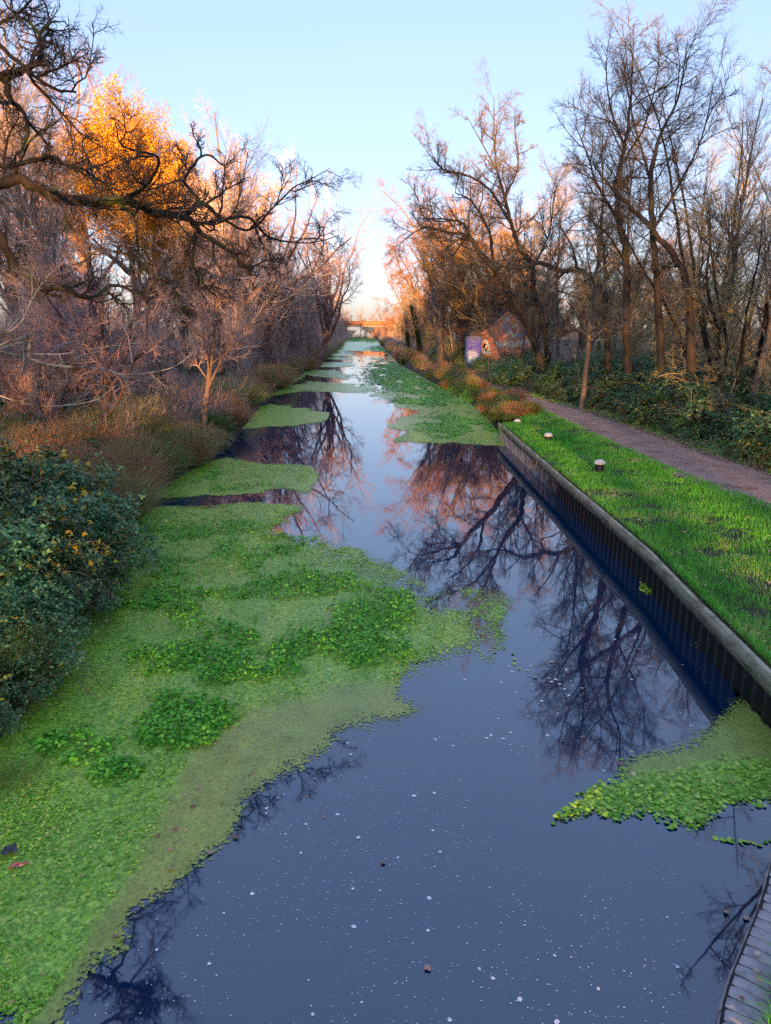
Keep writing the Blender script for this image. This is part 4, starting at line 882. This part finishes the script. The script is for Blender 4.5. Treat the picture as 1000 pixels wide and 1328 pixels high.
place('birch', at_px(573, 92), 92, .95, 'pale birch leaning left, thin trunk bright against the dark wood', tilt=-.14, rz=0)
place('birch', at_px(590, 84), 84, .85, 'second pale birch, right of the more slanting one', tilt=-.08, rz=.4)
place('birch', at_px(752, 52), 52, .6, 'thin whitish birch pole seen between the forked tree and the brambles', rz=1.)
place('ivy', at_px(546, 118), 118, .9, 'trunk thickly wrapped in dark ivy beside the right bank')
place('ivy', at_px(529, 135), 135, .8, 'slimmer ivy-covered trunk, left of the thickest one')
place('tall2', at_px(252, 27), 27, .75, 'brown-trunked tree leaning at the water edge among green sedge', tilt=.12, rz=.2)
place('tall3', at_px(760, 36), 36, 1.1, 'tall fine-twigged tree left of the nest tree', py=95)
place('tall3', at_px(930, 30), 30, 1.1, 'tall fine-twigged tree right of the slanting trunk', py=60)
place('tall1', at_px(985, 26), 26, 1.1, 'tall bare tree at the right edge behind the many-stemmed willow', py=60)
place('tall3', at_px(728, 60), 60, 1.1, 'fine-twigged tree filling the gap right of the forked tree', py=215)

# ------------------------------------------------------------------ brambles, tufts, reeds
def bramble_proto(seed, R_, hh, nleaf, yellow=10, leaf='leaf_bramble'):
    r = np.random.default_rng(seed); root = bpy.data.objects.new('bramble_bush', None); COL.objects.link(root); root.empty_display_size = .3
    n = nleaf; a = r.uniform(0, 2*PI, n); e = np.arcsin(r.random(n)**.8); sh = 1-.42*r.random(n)**1.6
    lump = .42+1.15*fbm(a*2.2+9, e*3, 3, seed)
    D = np.stack([np.cos(a)*np.cos(e), np.sin(a)*np.cos(e), np.sin(e)], -1); C = D*np.array([R_, R_, hh])*(sh*lump)[:, None]
    C += r.normal(0, .04, (n, 3)); C[:, 2] = np.maximum(C[:, 2], .03); kp = fbm(C[:, 0]*3.2+40+C[:, 2]*1.5, C[:, 1]*3.2+C[:, 2]*2.6+40, 3, seed+3) > .40; C = C[kp]; D = D[kp]; n = len(C)
    N_ = D*.5+np.array([0, 0, .75])+r.normal(0, .33, (n, 3)); N_ /= np.linalg.norm(N_, axis=1)[:, None]
    rv = r.normal(0, 1, (n, 3)); u = np.cross(N_, rv); u /= np.linalg.norm(u, axis=1)[:, None]; w = np.cross(N_, u); m = MB(); s = r.uniform(.055, .095, n)[:, None]
    for ang, l in ((0, 1.15), (1.5, .9), (-1.5, .9)):
        f = u*math.cos(ang)+w*math.sin(ang); b = np.cross(N_, f); o = C+f*s*.12
        V = np.stack([o, o+f*s*.5*l+b*s*.33*l+N_*s*.08, o+f*s*l-N_*s*.10, o+f*s*.5*l-b*s*.33*l+N_*s*.08], 1); m.add(V, np.arange(n*4).reshape(n, 4))
    nc = 46; a = r.uniform(0, 2*PI, nc); e = r.uniform(.1, 1.2, nc); D = np.stack([np.cos(a)*np.cos(e), np.sin(a)*np.cos(e), np.sin(e)+.35], -1)
    P0 = np.stack([np.cos(a)*np.cos(e)*R_*.55, np.sin(a)*np.cos(e)*R_*.55, np.sin(e)*hh*.55], -1)
    cb = grow(P0, D, r.uniform(.6, 1.15, nc)*R_*1.1, np.full(nc, .006), 12, .10, -.16, r, .6); q = cb[0][:, 3:].reshape(-1, 3); q = q[q[:, 2] > 0]; q = np.repeat(q, 3, 0)+r.normal(0, .045, (len(q)*3, 3)); m.leaves(q, r.uniform(.045, .085, len(q)), .45, r, .75)
    m.build('leaves', leaf, root)
    n = 90; a = r.uniform(0, 2*PI, n); D = np.stack([np.cos(a)*.8, np.sin(a)*.8, np.ones(n)*1.3], -1)
    m = MB(); b = grow(np.stack([r.normal(0, R_*.35, n), r.normal(0, R_*.35, n), np.zeros(n)], -1), D, r.uniform(.7, 1.35, n)*R_*1.15, np.full(n, .007), 8, .12, -.22, r, .5)
    b[0][:, :, 2] = np.maximum(b[0][:, :, 2], .02); m.tubes(*b, 3); m.tubes(*cb, 3); m.build('stems', 'stem_bramble', root)
    if yellow:
        a = r.uniform(0, 2*PI, yellow); e = r.uniform(.2, 1.3, yellow); C = np.stack([np.cos(a)*np.cos(e)*R_, np.sin(a)*np.cos(e)*R_, np.sin(e)*hh], -1)*1.03
        m = MB(); m.leaves(np.repeat(C, 2, 0)+r.normal(0, .03, (yellow*2, 3)), .12, .5, r, .75); m.build('yellow_leaves', 'leaf_yellow', root)
    return root
PROTO['br1'] = bramble_proto(1, 1.35, 1.25, 6500, 5); PROTO['br2'] = bramble_proto(2, 1.5, 1.1, 7000, 4); PROTO['br3'] = bramble_proto(3, 1.0, .85, 4200, 10)
PROTO['br4'] = bramble_proto(4, 1.25, 1.3, 9000, 80)
def tuft_proto(seed, n, h, R_, mat, extra=None):
    r = np.random.default_rng(seed); root = bpy.data.objects.new('grass_tuft', None); COL.objects.link(root); root.empty_display_size = .2
    a = r.uniform(0, 2*PI, n); q = r.random(n)**.7*R_; B = np.stack([np.cos(a)*q, np.sin(a)*q, np.zeros(n)], -1); D = np.stack([np.cos(a)*.55*q/R_, np.sin(a)*.55*q/R_, np.ones(n)], -1)+r.normal(0, .22, (n, 3))
    b = grow(B, D, h*r.uniform(.5, 1.15, n), np.full(n, .0045), 5, .1, -.17, r, .3); m = MB(); m.tubes(*b, 3); m.build('blades', mat, root)
    if extra:
        k = n//4; b = grow(B[:k], D[:k], h*r.uniform(.3, .9, k), np.full(k, .005), 4, .14, -.1, r, .3); m = MB(); m.tubes(*b, 3); m.build('green_blades' if extra == 'grass_sedge' else 'dry_blades', extra, root)
    return root
PROTO['tr'] = tuft_proto(1, 1500, 1.05, .5, 'grass_rust', 'grass_straw'); PROTO['ts'] = tuft_proto(2, 1400, 1.15, .5, 'grass_straw', 'grass_sedge')
PROTO['tg'] = tuft_proto(3, 1300, .9, .42, 'grass_sedge', 'grass_straw')
r = np.random.default_rng(55)
# left foreground bramble bank
for i, (x, y, k, s_, sz_, lab) in enumerate([
 (-7.0, 15.6, 'br4', 1.15, 1.3, 'blue-green bramble bush with scattered yellow leaves, topmost of the left bank mass'),
 (-6.0, 13.6, 'br4', 1.15, 1.15, 'bramble bush bulging over the duckweed at the left, right-hand side of the mass'),
 (-7.4, 13.2, 'br1', 1.3, 1.8, 'dark blue-green bramble bush at the left edge, middle of the mass'),
 (-5.5, 11.6, 'br4', 1.0, 1.15, 'low bramble bush with yellow leaves trailing to the duckweed'),
 (-6.3, 10.9, 'br1', 1.15, 1.45, 'bramble bush at the left edge above the long green sedge blades'),
 (-5.0, 9.0, 'br1', .75, .75, 'lowest dark bramble clump at the left edge by the duckweed'),
 (-4.75, 8.0, 'br3', .62, .62, 'small bramble trailing into the duckweed below the lowest clump, at the very edge of view'),
 (-5.4, 10.0, 'br2', .7, .8, 'small bramble bush just above the lowest clump at the left edge')]):
    place(k, x, y, s_, lab, 'bush', r=r, dz=-.1, sz=sz_); taken.append((x, y))
for (px, py, s, lab) in [(18, 878, .75, 'tuft of long green sedge between the bramble clumps at the left edge'), (2, 985, .55, 'sedge tuft at the left edge beside the lowest bramble'), (140, 650, .7, 'bright green sedge tuft at the right end of the bramble mass'), (300, 540, 1.0, 'fresh green sedge tuft at the foot of the brown-trunked leaning tree'), (285, 565, .8, 'low green tuft at the water edge right of the rusty grass'), (5, 1040, .3, 'small yellow-green grass tuft at the left edge of the duckweed')]:
    p = at(px, py, .3); place('tg', min(p[0], Lf(p[1])+(.5 if py > 800 else -.1)), p[1], s, lab, 'grass tuft', r=r, dz=.25 if py > 800 else 0)
for (px, py, s, lab, k) in [(255, 580, .75, 'dark bramble with orange leaves by the water, between rusty grass and green sedge', 'br3'), (288, 570, .6, 'small bramble hanging over the dark water edge beneath the green sedge', 'br3'), (158, 560, .5, 'little blue-green bramble clump showing among rusty grass', 'br3'), (60, 590, .6, 'bramble clump with large leaves in front of the rusty grass', 'br4')]:
    p = at(px, py, .4); place(k, p[0]-.2, p[1], s, lab, 'bush', r=r)
def tufts(n, side, y0, y1, o0, o1, keys, lab, grp, s0, s1, sep=.5):
    c = tr_ = 0
    while c < n and tr_ < n*40:
        tr_ += 1; y = y0*math.exp(r.random()*math.log(y1/y0)); off = o0+(o1-o0)*r.random()
        x = Lf(y)-off if side < 0 else Rf(y)+off
        if not free(x, y, sep): continue
        place(keys[int(r.integers(len(keys)))], x, y, r.uniform(s0, s1), lab, 'grass tuft', grp, r=r); c += 1
tufts(80, -1, 15, 27, .1, 6.5, ['tr', 'tr', 'tr', 'ts'], 'rust-coloured tuft of dead grass on the left bank above the brambles', 'rusty grass tufts on the left bank', .5, 1.25, .4)
tufts(70, -1, 22, 50, .1, 4.5, ['ts', 'tg', 'tg', 'tr', 'ts'], 'straw or green tuft of long grass along the left bank', 'straw grass tufts on the left bank', .45, 1.35, .5)
tufts(44, -1, 45, 250, .1, 1.6, ['ts', 'tr', 'tr'], 'brown tuft of dead grass on the far left bank', 'far grass tufts on the left bank', 1.0, 1.6, .9)
tufts(36, 1, 32.6, 60, .1, 2.0, ['ts', 'tg', 'tg', 'tg', 'tr'], 'mixed green and brown grass tuft on the right bank beyond the piled wall', 'grass tufts beyond the piled wall', .45, .8, .6)
tufts(44, 1, 60, 250, .1, 2.4, ['ts', 'tg', 'tr', 'tg'], 'brown tuft of dead grass on the far right bank', 'far grass tufts on the right bank', .7, 1.1, .9)
# right bank brambles in a long bank beside the path
def brs(n, y0, y1, xf, o0, o1, keys, lab, grp, s0, s1, sep):
    c = tr_ = 0
    while c < n and tr_ < n*60:
        tr_ += 1; y = y0*math.exp(r.random()*math.log(y1/y0)); x = xf(y)+o0+(o1-o0)*r.random()
        if not free(x, y, sep): continue
        place(keys[int(r.integers(len(keys)))], x, y, r.uniform(s0, s1), lab, 'bush', grp, r=r); c += 1
taken = [q for q in taken if False]
brs(15, 11, 48, PR, .9, 1.5, ['br3'], 'low bramble clump edging the right side of the path', 'low brambles edging the path', .5, .8, 1.0)
brs(84, 12, 56, PR, 1.7, 9.5, ['br1', 'br2'], 'dark blue-green bramble bush in the bank right of the path', 'brambles right of the path', 1.05, 1.65, 1.0)
brs(16, 48, 110, PR, 1.5, 9, ['br1', 'br2'], 'distant dark bramble bush near the brick building', 'brambles near the brick building', 1.0, 1.5, 1.6)
brs(7, 32.6, 60, lambda y: Rf(y), .5, 1.6, ['br3'], 'dark bramble clump on the right bank just beyond the piled wall', 'brambles beyond the piled wall', .6, .95, 1.2)
brs(14, 22, 70, lambda y: Lf(y)-9, 0, 6, ['br2'], 'low dark bramble among the trunks of the left bank wood', 'brambles in the left wood', .7, 1.1, 1.6)
# undergrowth carpets (uncountable)
def undergrowth():
    r = np.random.default_rng(91); m = MB()
    for side, N in ((-1, 9000), (1, 7000)):
        Y = (13 if side < 0 else 20)*np.exp(r.random(N)*math.log(14)); off = .3+r.random(N)**1.3*22 if side < 0 else 0
        X = Lf(Y)-off if side < 0 else PR(Y)+1.5+r.random(N)*20; B = np.stack([X, Y, ground_z(X, Y)-.02], -1)
        D = np.stack([r.normal(0, .45, N), r.normal(0, .45, N), np.ones(N)], -1)
        m.tubes(*grow(B, D, r.uniform(.4, 1.5, N)*np.clip(Y/35, .8, 1.7), .0045*np.clip(Y/25, .8, 3), 4, .2, -.08, r, .4), 3)
    tag(m.build('undergrowth', 'twig_mauve'), kind='stuff')
undergrowth()
# climbing leaves in front: large-leaved stem among rusty grass; dark stump
def stump():
    p = at(189, 640, 0.); r = np.random.default_rng(4); th = np.arange(12)*2*PI/12; pr = [(.11, -.4), (.115, 0), (.10, .25), (.11, .42), (.09, .55), (.04, .60)]
    V = np.array([[[rr*math.cos(a)*(1+.18*math.sin(3*a+z*4))+z*.08, rr*math.sin(a)*(1+.15*math.cos(2*a)), z+(.09*math.cos(a+1) if z > .4 else 0)] for a in th] for rr, z in pr]); i = np.arange(72).reshape(6, 12); j = np.roll(i, -1, 1)
    m = MB(); m.add(V, np.stack([i[:-1], j[:-1], j[1:], i[1:]], -1).reshape(-1, 4)); m.add(V[-1], [list(range(12))])
    tag(m.build('rotten_post', 'stump', loc=(p[0], p[1], 0), smooth=True), 'short black rotten post standing in the water edge below rusty grass', 'post')
stump()
def leafy_shoot():
    r = np.random.default_rng(14); p = at(100, 640, .5); t = thing('leafy_shoot', 'upright shoot with broad grey-green leaves in front of the rusty grass', 'plant', (p[0], p[1], .4))
    b = grow(np.zeros((4, 3)), np.array([[.1, 0, 1], [-.3, 0, 1], [-.6, .2, .9], [.3, .1, .8]]), np.array([1.5, 1.35, 1.4, .9]), np.full(4, .012), 8, .1, -.03, r, .4)
    m = MB(); m.tubes(*b, 4); m.build('stem', 'stem_bramble', t); q = b[0][:, 2:].reshape(-1, 3); q = np.repeat(q, 5, 0)+r.normal(0, .08, (len(q)*5, 3))
    m = MB(); m.leaves(q, r.uniform(.10, .17, len(q)), .5, r, .85); m.build('leaves', 'leaf_bramble', t)
    m = MB(); q = b[0][1:3, -2:].reshape(-1, 3)+np.array([-.2, 0, 0]); q = np.repeat(q, 3, 0)+r.normal(0, .08, (12, 3)); m.leaves(q, .13, .3, r, .85); m.build('yellow_leaves', 'leaf_yellow', t)
leafy_shoot()
def litter():
    M['wrapper'] = noise_mat('wrapper', [(.40, (.50, .07, .06)), (.5, (.65, .18, .16)), (.6, (.75, .70, .68))], 9, rough=.35)
    M['bag'] = noise_mat('bag', [(.4, (.02, .02, .03)), (.7, (.10, .11, .16))], 6, rough=.3, spec=.6)
    r = np.random.default_rng(2)
    p = at(25, 1122, .02); nx, ny = 12, 6; u, v = np.meshgrid(np.linspace(-1, 1, nx), np.linspace(-1, 1, ny), indexing='ij'); m = MB()
    V = np.stack([u*.075+v*.01, v*.022*(1.1-u*.55), .012+.012*np.sin(u*4)*np.cos(v*2)+.006*r.random((nx, ny))], -1); i = np.arange(nx*ny).reshape(nx, ny); q = np.stack([i[:-1, :-1], i[1:, :-1], i[1:, 1:], i[:-1, 1:]], -1).reshape(-1, 4)
    m.add(V, q); o = m.build('crisp_packet', 'wrapper', loc=(p[0], p[1], .012), smooth=True); o.rotation_euler = (0, 0, .3); tag(o, 'crumpled red and white wrapper afloat on the duckweed at the left', 'litter')
    p = at(12, 1105, .02); m = MB(); V = np.stack([u*.07, v*.05*(1.1+u*.3), .02+.03*np.abs(np.sin(u*3+v*2))*(1-u*u*.6)+.01*r.random((nx, ny))], -1); m.add(V, q); o = m.build('plastic_bag', 'bag', loc=(p[0], p[1], .008), smooth=True)
    o.rotation_euler = (0, 0, .6); tag(o, 'dark scrunched plastic bag just behind the red wrapper', 'litter')
litter()

# ------------------------------------------------------------------ brick building with painted walls
def brick_mat(name, c1, c2, mo, sc_=1.):
    m, nt, b = new_mat(name); tc = nt.nodes.new('ShaderNodeTexCoord'); mp = nt.nodes.new('ShaderNodeMapping'); mp.inputs['Rotation'].default_value = (PI/2, 0, 0)
    bt = nt.nodes.new('ShaderNodeTexBrick'); bt.inputs['Color1'].default_value = (*c1, 1); bt.inputs['Color2'].default_value = (*c2, 1); bt.inputs['Mortar'].default_value = (*mo, 1)
    bt.inputs['Scale'].default_value = 1; bt.inputs['Brick Width'].default_value = .225*sc_; bt.inputs['Row Height'].default_value = .075*sc_; bt.inputs['Mortar Size'].default_value = .008*sc_
    nt.links.new(tc.outputs['Object'], mp.inputs[0]); nt.links.new(mp.outputs[0], bt.inputs[0]); n = noise(nt, 1.2, 4); g = ramp(nt, [(.35, (.7, .7, .7)), (.7, (1.15, 1.1, 1.1))]); nt.links.new(n.outputs[0], g.inputs[0])
    nt.links.new(mixrgb(nt, 1., bt.outputs[0], g.outputs[0], 'MULTIPLY'), b.inputs['Base Color']); b.inputs['Roughness'].default_value = .85; return m
def building():
    d = 72.; pl = atd(624, 440, d); pr_ = atd(691, 440, d); x0, x1 = pl[0], pr_[0]; ze = atd(624, 432, d)[2]; za = atd(657, 403, d)[2]; xm = (x0+x1)/2; w = x1-x0; dep = 8.
    g = float(ground_z(np.array(xm), np.array(d))); M['brick_red'] = brick_mat('brick_red', (.58, .19, .08), (.68, .26, .11), (.45, .34, .26)); M['roof_tile'] = noise_mat('roof_tile', [(.3, (.05, .04, .04)), (.7, (.11, .08, .07))], 5, bump=.4)
    t = thing('brick_building', 'small gabled red-brick building covered in graffiti among the trees right of the path', 'building', (xm, d, g)); h = ze-g; a = za-g
    m = MB(); V = np.array([[-w/2, 0, -.5], [w/2, 0, -.5], [w/2, 0, h], [0, 0, a], [-w/2, 0, h], [-w/2, dep, -.5], [w/2, dep, -.5], [w/2, dep, h], [0, dep, a], [-w/2, dep, h]])
    m.add(V, [[0, 1, 2, 4], [6, 5, 9, 7], [1, 6, 7, 2], [5, 0, 4, 9]]); m.add(V, [[4, 2, 3], [7, 9, 8]]); m.build('wall', 'brick_red', t)
    m = MB(); L = math.hypot(w/2, a-h)+.1; an = math.atan2(a-h, w/2)
    for s in (-1, 1):
        c = np.array([s*w/4, dep/2, (a+h)/2+.08]); V = np.array([[x, y, z] for x in (-L/2, L/2) for y in (-dep/2-.02, dep/2+.15) for z in (-.05, .05)]); R_ = np.array([[math.cos(an), 0, -s*-math.sin(an)], [0, 1, 0], [-s*math.sin(an), 0, math.cos(an)]])
        R_ = np.array([[math.cos(s*an), 0, math.sin(s*an)], [0, 1, 0], [-math.sin(s*an), 0, math.cos(s*an)]]); m.add(V@R_.T+c, [[0, 1, 3, 2], [4, 6, 7, 5], [0, 4, 5, 1], [2, 3, 7, 6], [0, 2, 6, 4], [1, 5, 7, 3]])
    m.build('roof', 'roof_tile', t)
    # graffiti: painted strokes, 4 mm proud
    def strokes(L_, mat, wd=.07):
        M.setdefault(mat, None); mm = MB()
        for k, pts in enumerate(L_):
            P = smoothline(np.array([[p[0], 0, p[1]] for p in pts]), 22, r); tg = np.gradient(P, axis=0); tg /= np.linalg.norm(tg, axis=1)[:, None]+1e-9; nr = np.stack([-tg[:, 2], tg[:, 0]*0, tg[:, 0]], -1)
            y = -.004-.0015*k; V = np.stack([P+nr*wd+[0, y, 0], P-nr*wd+[0, y, 0]], 1); i = np.arange(44).reshape(22, 2); mm.add(V, np.stack([i[:-1, 0], i[:-1, 1], i[1:, 1], i[1:, 0]], -1))
        return mm
    def flat(name, c): M[name] = noise_mat(name, [(.3, tuple(x*.8 for x in c)), (.7, c)], 5, rough=.5); return name
    wf = w/67.
    P_ = lambda px, py: ((px-657.5)*wf, (g and 0)+atd(657, py, d)[2]-g)
    orange = MB(); pts = [P_(625, 441), P_(634, 440), P_(637, 450), P_(637, 464), P_(625, 464)]; orange.add([[x, -.003, z] for x, z in pts], [[0, 1, 2, 3, 4]]); orange.build('orange_graffiti', flat('paint_orange', (.85, .25, .03)), t)
    strokes([[P_(626, 444), P_(629, 442), P_(632, 445), P_(629, 450), P_(627, 455)], [P_(633, 447), P_(635, 452), P_(633, 458), P_(637, 456)], [P_(626, 452), P_(630, 458), P_(634, 456)]], 'x', .13).build('white_graffiti', flat('paint_white', (.85, .80, .62)), t)
    strokes([[P_(630, 446), P_(627.5, 452), P_(631, 455), P_(633, 454)]], 'x', .09).build('black_graffiti', flat('paint_black', (.02, .02, .02)), t)
    strokes([[P_(644, 443), P_(647, 450), P_(649, 444), P_(652, 450), P_(655, 443)], [P_(656, 449), P_(658, 442), P_(661, 449)], [P_(662, 443), P_(666, 444), P_(663, 449), P_(668, 448)], [P_(670, 449), P_(672, 441), P_(675, 448), P_(678, 441)], [P_(680, 447), P_(684, 442), P_(687, 448)], [P_(657, 436), P_(662, 430), P_(666, 437), P_(671, 429)], [P_(664, 425), P_(669, 421), P_(673, 428)], [P_(650, 415), P_(655, 411), P_(659, 416)]], 'x', .10).build('pale_graffiti', flat('paint_pale', (.62, .62, .48)), t)
    strokes([[P_(652, 424), P_(656, 420), P_(658, 426), P_(654, 430)], [P_(668, 432), P_(674, 436), P_(680, 430)]], 'x', .14).build('grey_graffiti', flat('paint_grey', (.30, .30, .42)), t)
    # flat-roofed annexe
    ax0 = atd(609, 440, d-.5)[0]; aw = x0-ax0-.02; ah = atd(611, 435, d-.5)[2]-g; t2 = thing('flat_roofed_annexe', 'low blue and purple painted annexe with a flat dark roof against the brick building', 'building', ((ax0+x0)/2, d-.5, g))
    M['paint_mural'], nt, b = new_mat('paint_mural'); tc = nt.nodes.new('ShaderNodeTexCoord'); sx = nt.nodes.new('ShaderNodeSeparateXYZ'); nt.links.new(tc.outputs['Object'], sx.inputs[0]); n = noise(nt, 1.6, 3)
    v = math_node(nt, 'ADD', math_node(nt, 'MULTIPLY', sx.outputs[2], .25), math_node(nt, 'MULTIPLY', n.outputs[0], .5)); rp = ramp(nt, [(.25, (.10, .35, .62)), (.5, (.28, .45, .80)), (.62, (.75, .75, .85)), (.72, (.36, .22, .58)), (1, (.30, .28, .45))]); nt.links.new(v, rp.inputs[0]); nt.links.new(rp.outputs[0], b.inputs['Base Color']); b.inputs['Roughness'].default_value = .5
    m = MB(); m.box((0, 1.5, ah/2-.25), (aw, 3, ah+.5)); m.build('wall', 'paint_mural', t2); m = MB(); m.box((-.05, 1.45, ah+.07), (aw+.2, 3.2, .14)); m.build('roof', 'roof_tile', t2)
building()

# ------------------------------------------------------------------ road bridge far down the canal
def bridge():
    rb = np.random.default_rng(12)
    for i in range(12): place(['spread2', 'sap1', 'tall1'][i % 3], -22+i*4+rb.normal(0, .8), 326+rb.uniform(0, 25), [1.15, 1.6, 1.0][i % 3], 'bare tree seen beyond the far road bridge', 'tree', 'trees beyond the far bridge', r=rb)
    for i in range(8): place('shrub1', -7+i*2, 322+rb.uniform(0, 3), 1.5, 'bush seen through the opening of the far road bridge', 'bush', 'bushes beyond the far bridge', r=rb)
    y = 310.; t = thing('road_bridge', 'sunlit orange brick road bridge crossing the canal far away under the sky gap', 'bridge', (-.5, y, 0)); M['brick_orange'] = brick_mat('brick_orange', (.26, .095, .035), (.33, .13, .05), (.2, .14, .1)); M['stone'] = noise_mat('stone', [(.3, (.16, .14, .12)), (.7, (.26, .23, .19))], 2)
    M['brick_dark'] = brick_mat('brick_dark', (.16, .09, .07), (.22, .12, .09), (.15, .12, .1))
    m = MB(); m.box((0, .25, 6.25), (34, .5, 1.7)); m.build('parapet', 'brick_orange', t)
    m = MB(); m.box((0, .2, 7.18), (34.2, .7, .15)); m.build('coping', 'stone', t)
    m = MB(); m.box((0, 5, 5.1), (36, 9.9, .55)); m.build('deck', 'stone', t)
    for s in (-1, 1): m = MB(); m.box((s*13.4, 5, 2.2), (15, 9, 5.2)); m.build('abutment', 'brick_dark', t)
    for k in range(5):
        m = MB(); m.box((-14+7*k, -.08, 6.25), (.5, .16, 1.8)); m.build('pilaster', 'brick_orange', t)
bridge()
# aeroplane
def plane():
    p = atd(883, 48, 900); t = thing('aeroplane', 'tiny sunlit aeroplane in the sky behind the treetops at the upper right', 'aeroplane', tuple(p), rz=.35)
    M['plane_white'] = noise_mat('plane_white', [(.3, (.7, .68, .66)), (.7, (.82, .8, .78))], 1, rough=.35); S = .55
    x = np.array([-6, -5.5, -4.2, -2, 2, 4.5, 5.6, 6.2])*S; rr = np.array([.05, .35, .6, .7, .7, .45, .25, .08])*S
    m = MB(); m.tubes(np.stack([x, x*0, x*0+np.array([0, 0, 0, 0, 0, .1, .25, .3])*S], -1)[None], rr[None], 12); m.build('fuselage', 'plane_white', t, smooth=True)
    for s in (-1, 1):
        m = MB(); V = np.array([[-.9, 0, 0], [.9, 0, 0], [2.4, s*5.6, .5], [1.6, s*5.6, .5]])*S; V = np.vstack([V, V+[0, 0, .08]]); m.add(V, [[0, 1, 2, 3], [7, 6, 5, 4], [0, 4, 5, 1], [1, 5, 6, 2], [2, 6, 7, 3], [3, 7, 4, 0]]); m.build('wing', 'plane_white', t)
        m = MB(); V = np.array([[4.7, 0, .3], [5.8, 0, .3], [6.3, s*2, .5], [5.8, s*2, .5]])*S; V = np.vstack([V, V+[0, 0, .06]]); m.add(V, [[0, 1, 2, 3], [7, 6, 5, 4], [0, 4, 5, 1], [1, 5, 6, 2], [2, 6, 7, 3], [3, 7, 4, 0]]); m.build('tailplane', 'plane_white', t)
    m = MB(); V = np.array([[4.5, -.04, .4], [5.9, -.04, .4], [6.6, -.04, 2.2], [6.0, -.04, 2.2]])*S; V = np.vstack([V, V+[0, .08*S, 0]]); m.add(V, [[0, 1, 2, 3], [7, 6, 5, 4], [0, 4, 5, 1], [1, 5, 6, 2], [2, 6, 7, 3], [3, 7, 4, 0]]); m.build('fin', 'plane_white', t)
plane()

# ------------------------------------------------------------------ unseen leafy wood added behind the camera to shade and dapple the near canal
def rear_shade_wood():
    r = np.random.default_rng(19); n = 190000; X = r.uniform(-110, 110, n); top = 24.5+4*(fbm(X*.12, X*0, 4, 2)-.5)*2; Z = top*r.random(n)**.8; Y = -75+r.normal(0, 3, n)
    m = MB(); m.leaves(np.stack([X, Y, Z], -1), r.uniform(.3, .6, n), .1, r, .9); k = 60; xs = r.uniform(-100, 100, k)
    m.tubes(*grow(np.stack([xs, np.full(k, -75.), np.zeros(k)], -1), np.tile([0, 0, 1.], (k, 1)), np.full(k, 20.), np.full(k, .3), 6, .04, 0, r, .3), 6)
    tag(m.build('shade_woods', 'leaf_ivy'), kind='stuff')
rear_shade_wood()

# ------------------------------------------------------------------ light
SUN_EL, SUN_AZ = math.radians(5.0), math.radians(180+6)   # azimuth clockwise from +Y: behind the camera
sd = Vector((math.sin(SUN_AZ)*math.cos(SUN_EL), math.cos(SUN_AZ)*math.cos(SUN_EL), math.sin(SUN_EL)))
ld = bpy.data.lights.new('sun', 'SUN'); ld.energy = 4.2; ld.angle = math.radians(.53); ld.color = (1, .50, .18)
lo = bpy.data.objects.new('sun', ld); COL.objects.link(lo); lo.rotation_euler = sd.to_track_quat('Z', 'Y').to_euler()
w = bpy.data.worlds.new('World'); sc.world = w; w.use_nodes = True; nt = w.node_tree
sky = nt.nodes.new('ShaderNodeTexSky'); sky.sky_type = 'NISHITA'; sky.sun_disc = False; sky.sun_elevation = SUN_EL; sky.sun_rotation = SUN_AZ
sky.air_density = 1.0; sky.dust_density = 1.0; sky.ozone_density = 3.3; sky.altitude = 0
gm = nt.nodes.new('ShaderNodeGamma'); gm.inputs[1].default_value = .5; nt.links.new(sky.outputs[0], gm.inputs[0]); nt.links.new(mixrgb(nt, 1., gm.outputs[0], (.98, .89, 1.06), 'MULTIPLY'), nt.nodes['Background'].inputs[0]); nt.nodes['Background'].inputs[1].default_value = .15
sc.view_settings.view_transform = 'Standard'; sc.view_settings.look = 'None'; sc.view_settings.exposure = 2.45; sc.view_settings.gamma = 1
sc.cycles.max_bounces = 6; sc.cycles.diffuse_bounces = 4; sc.cycles.glossy_bounces = 3; sc.cycles.transparent_max_bounces = 8; sc.cycles.use_denoising = False
sc.cycles.caustics_reflective = False; sc.cycles.caustics_refractive = False
for k, p in PROTO.items():
    if not used.get(k):
        for c in list(p.children_recursive)+[p]: bpy.data.objects.remove(c)
print('script', round(time.time()-T0, 1), 's; objects', len(sc.objects))
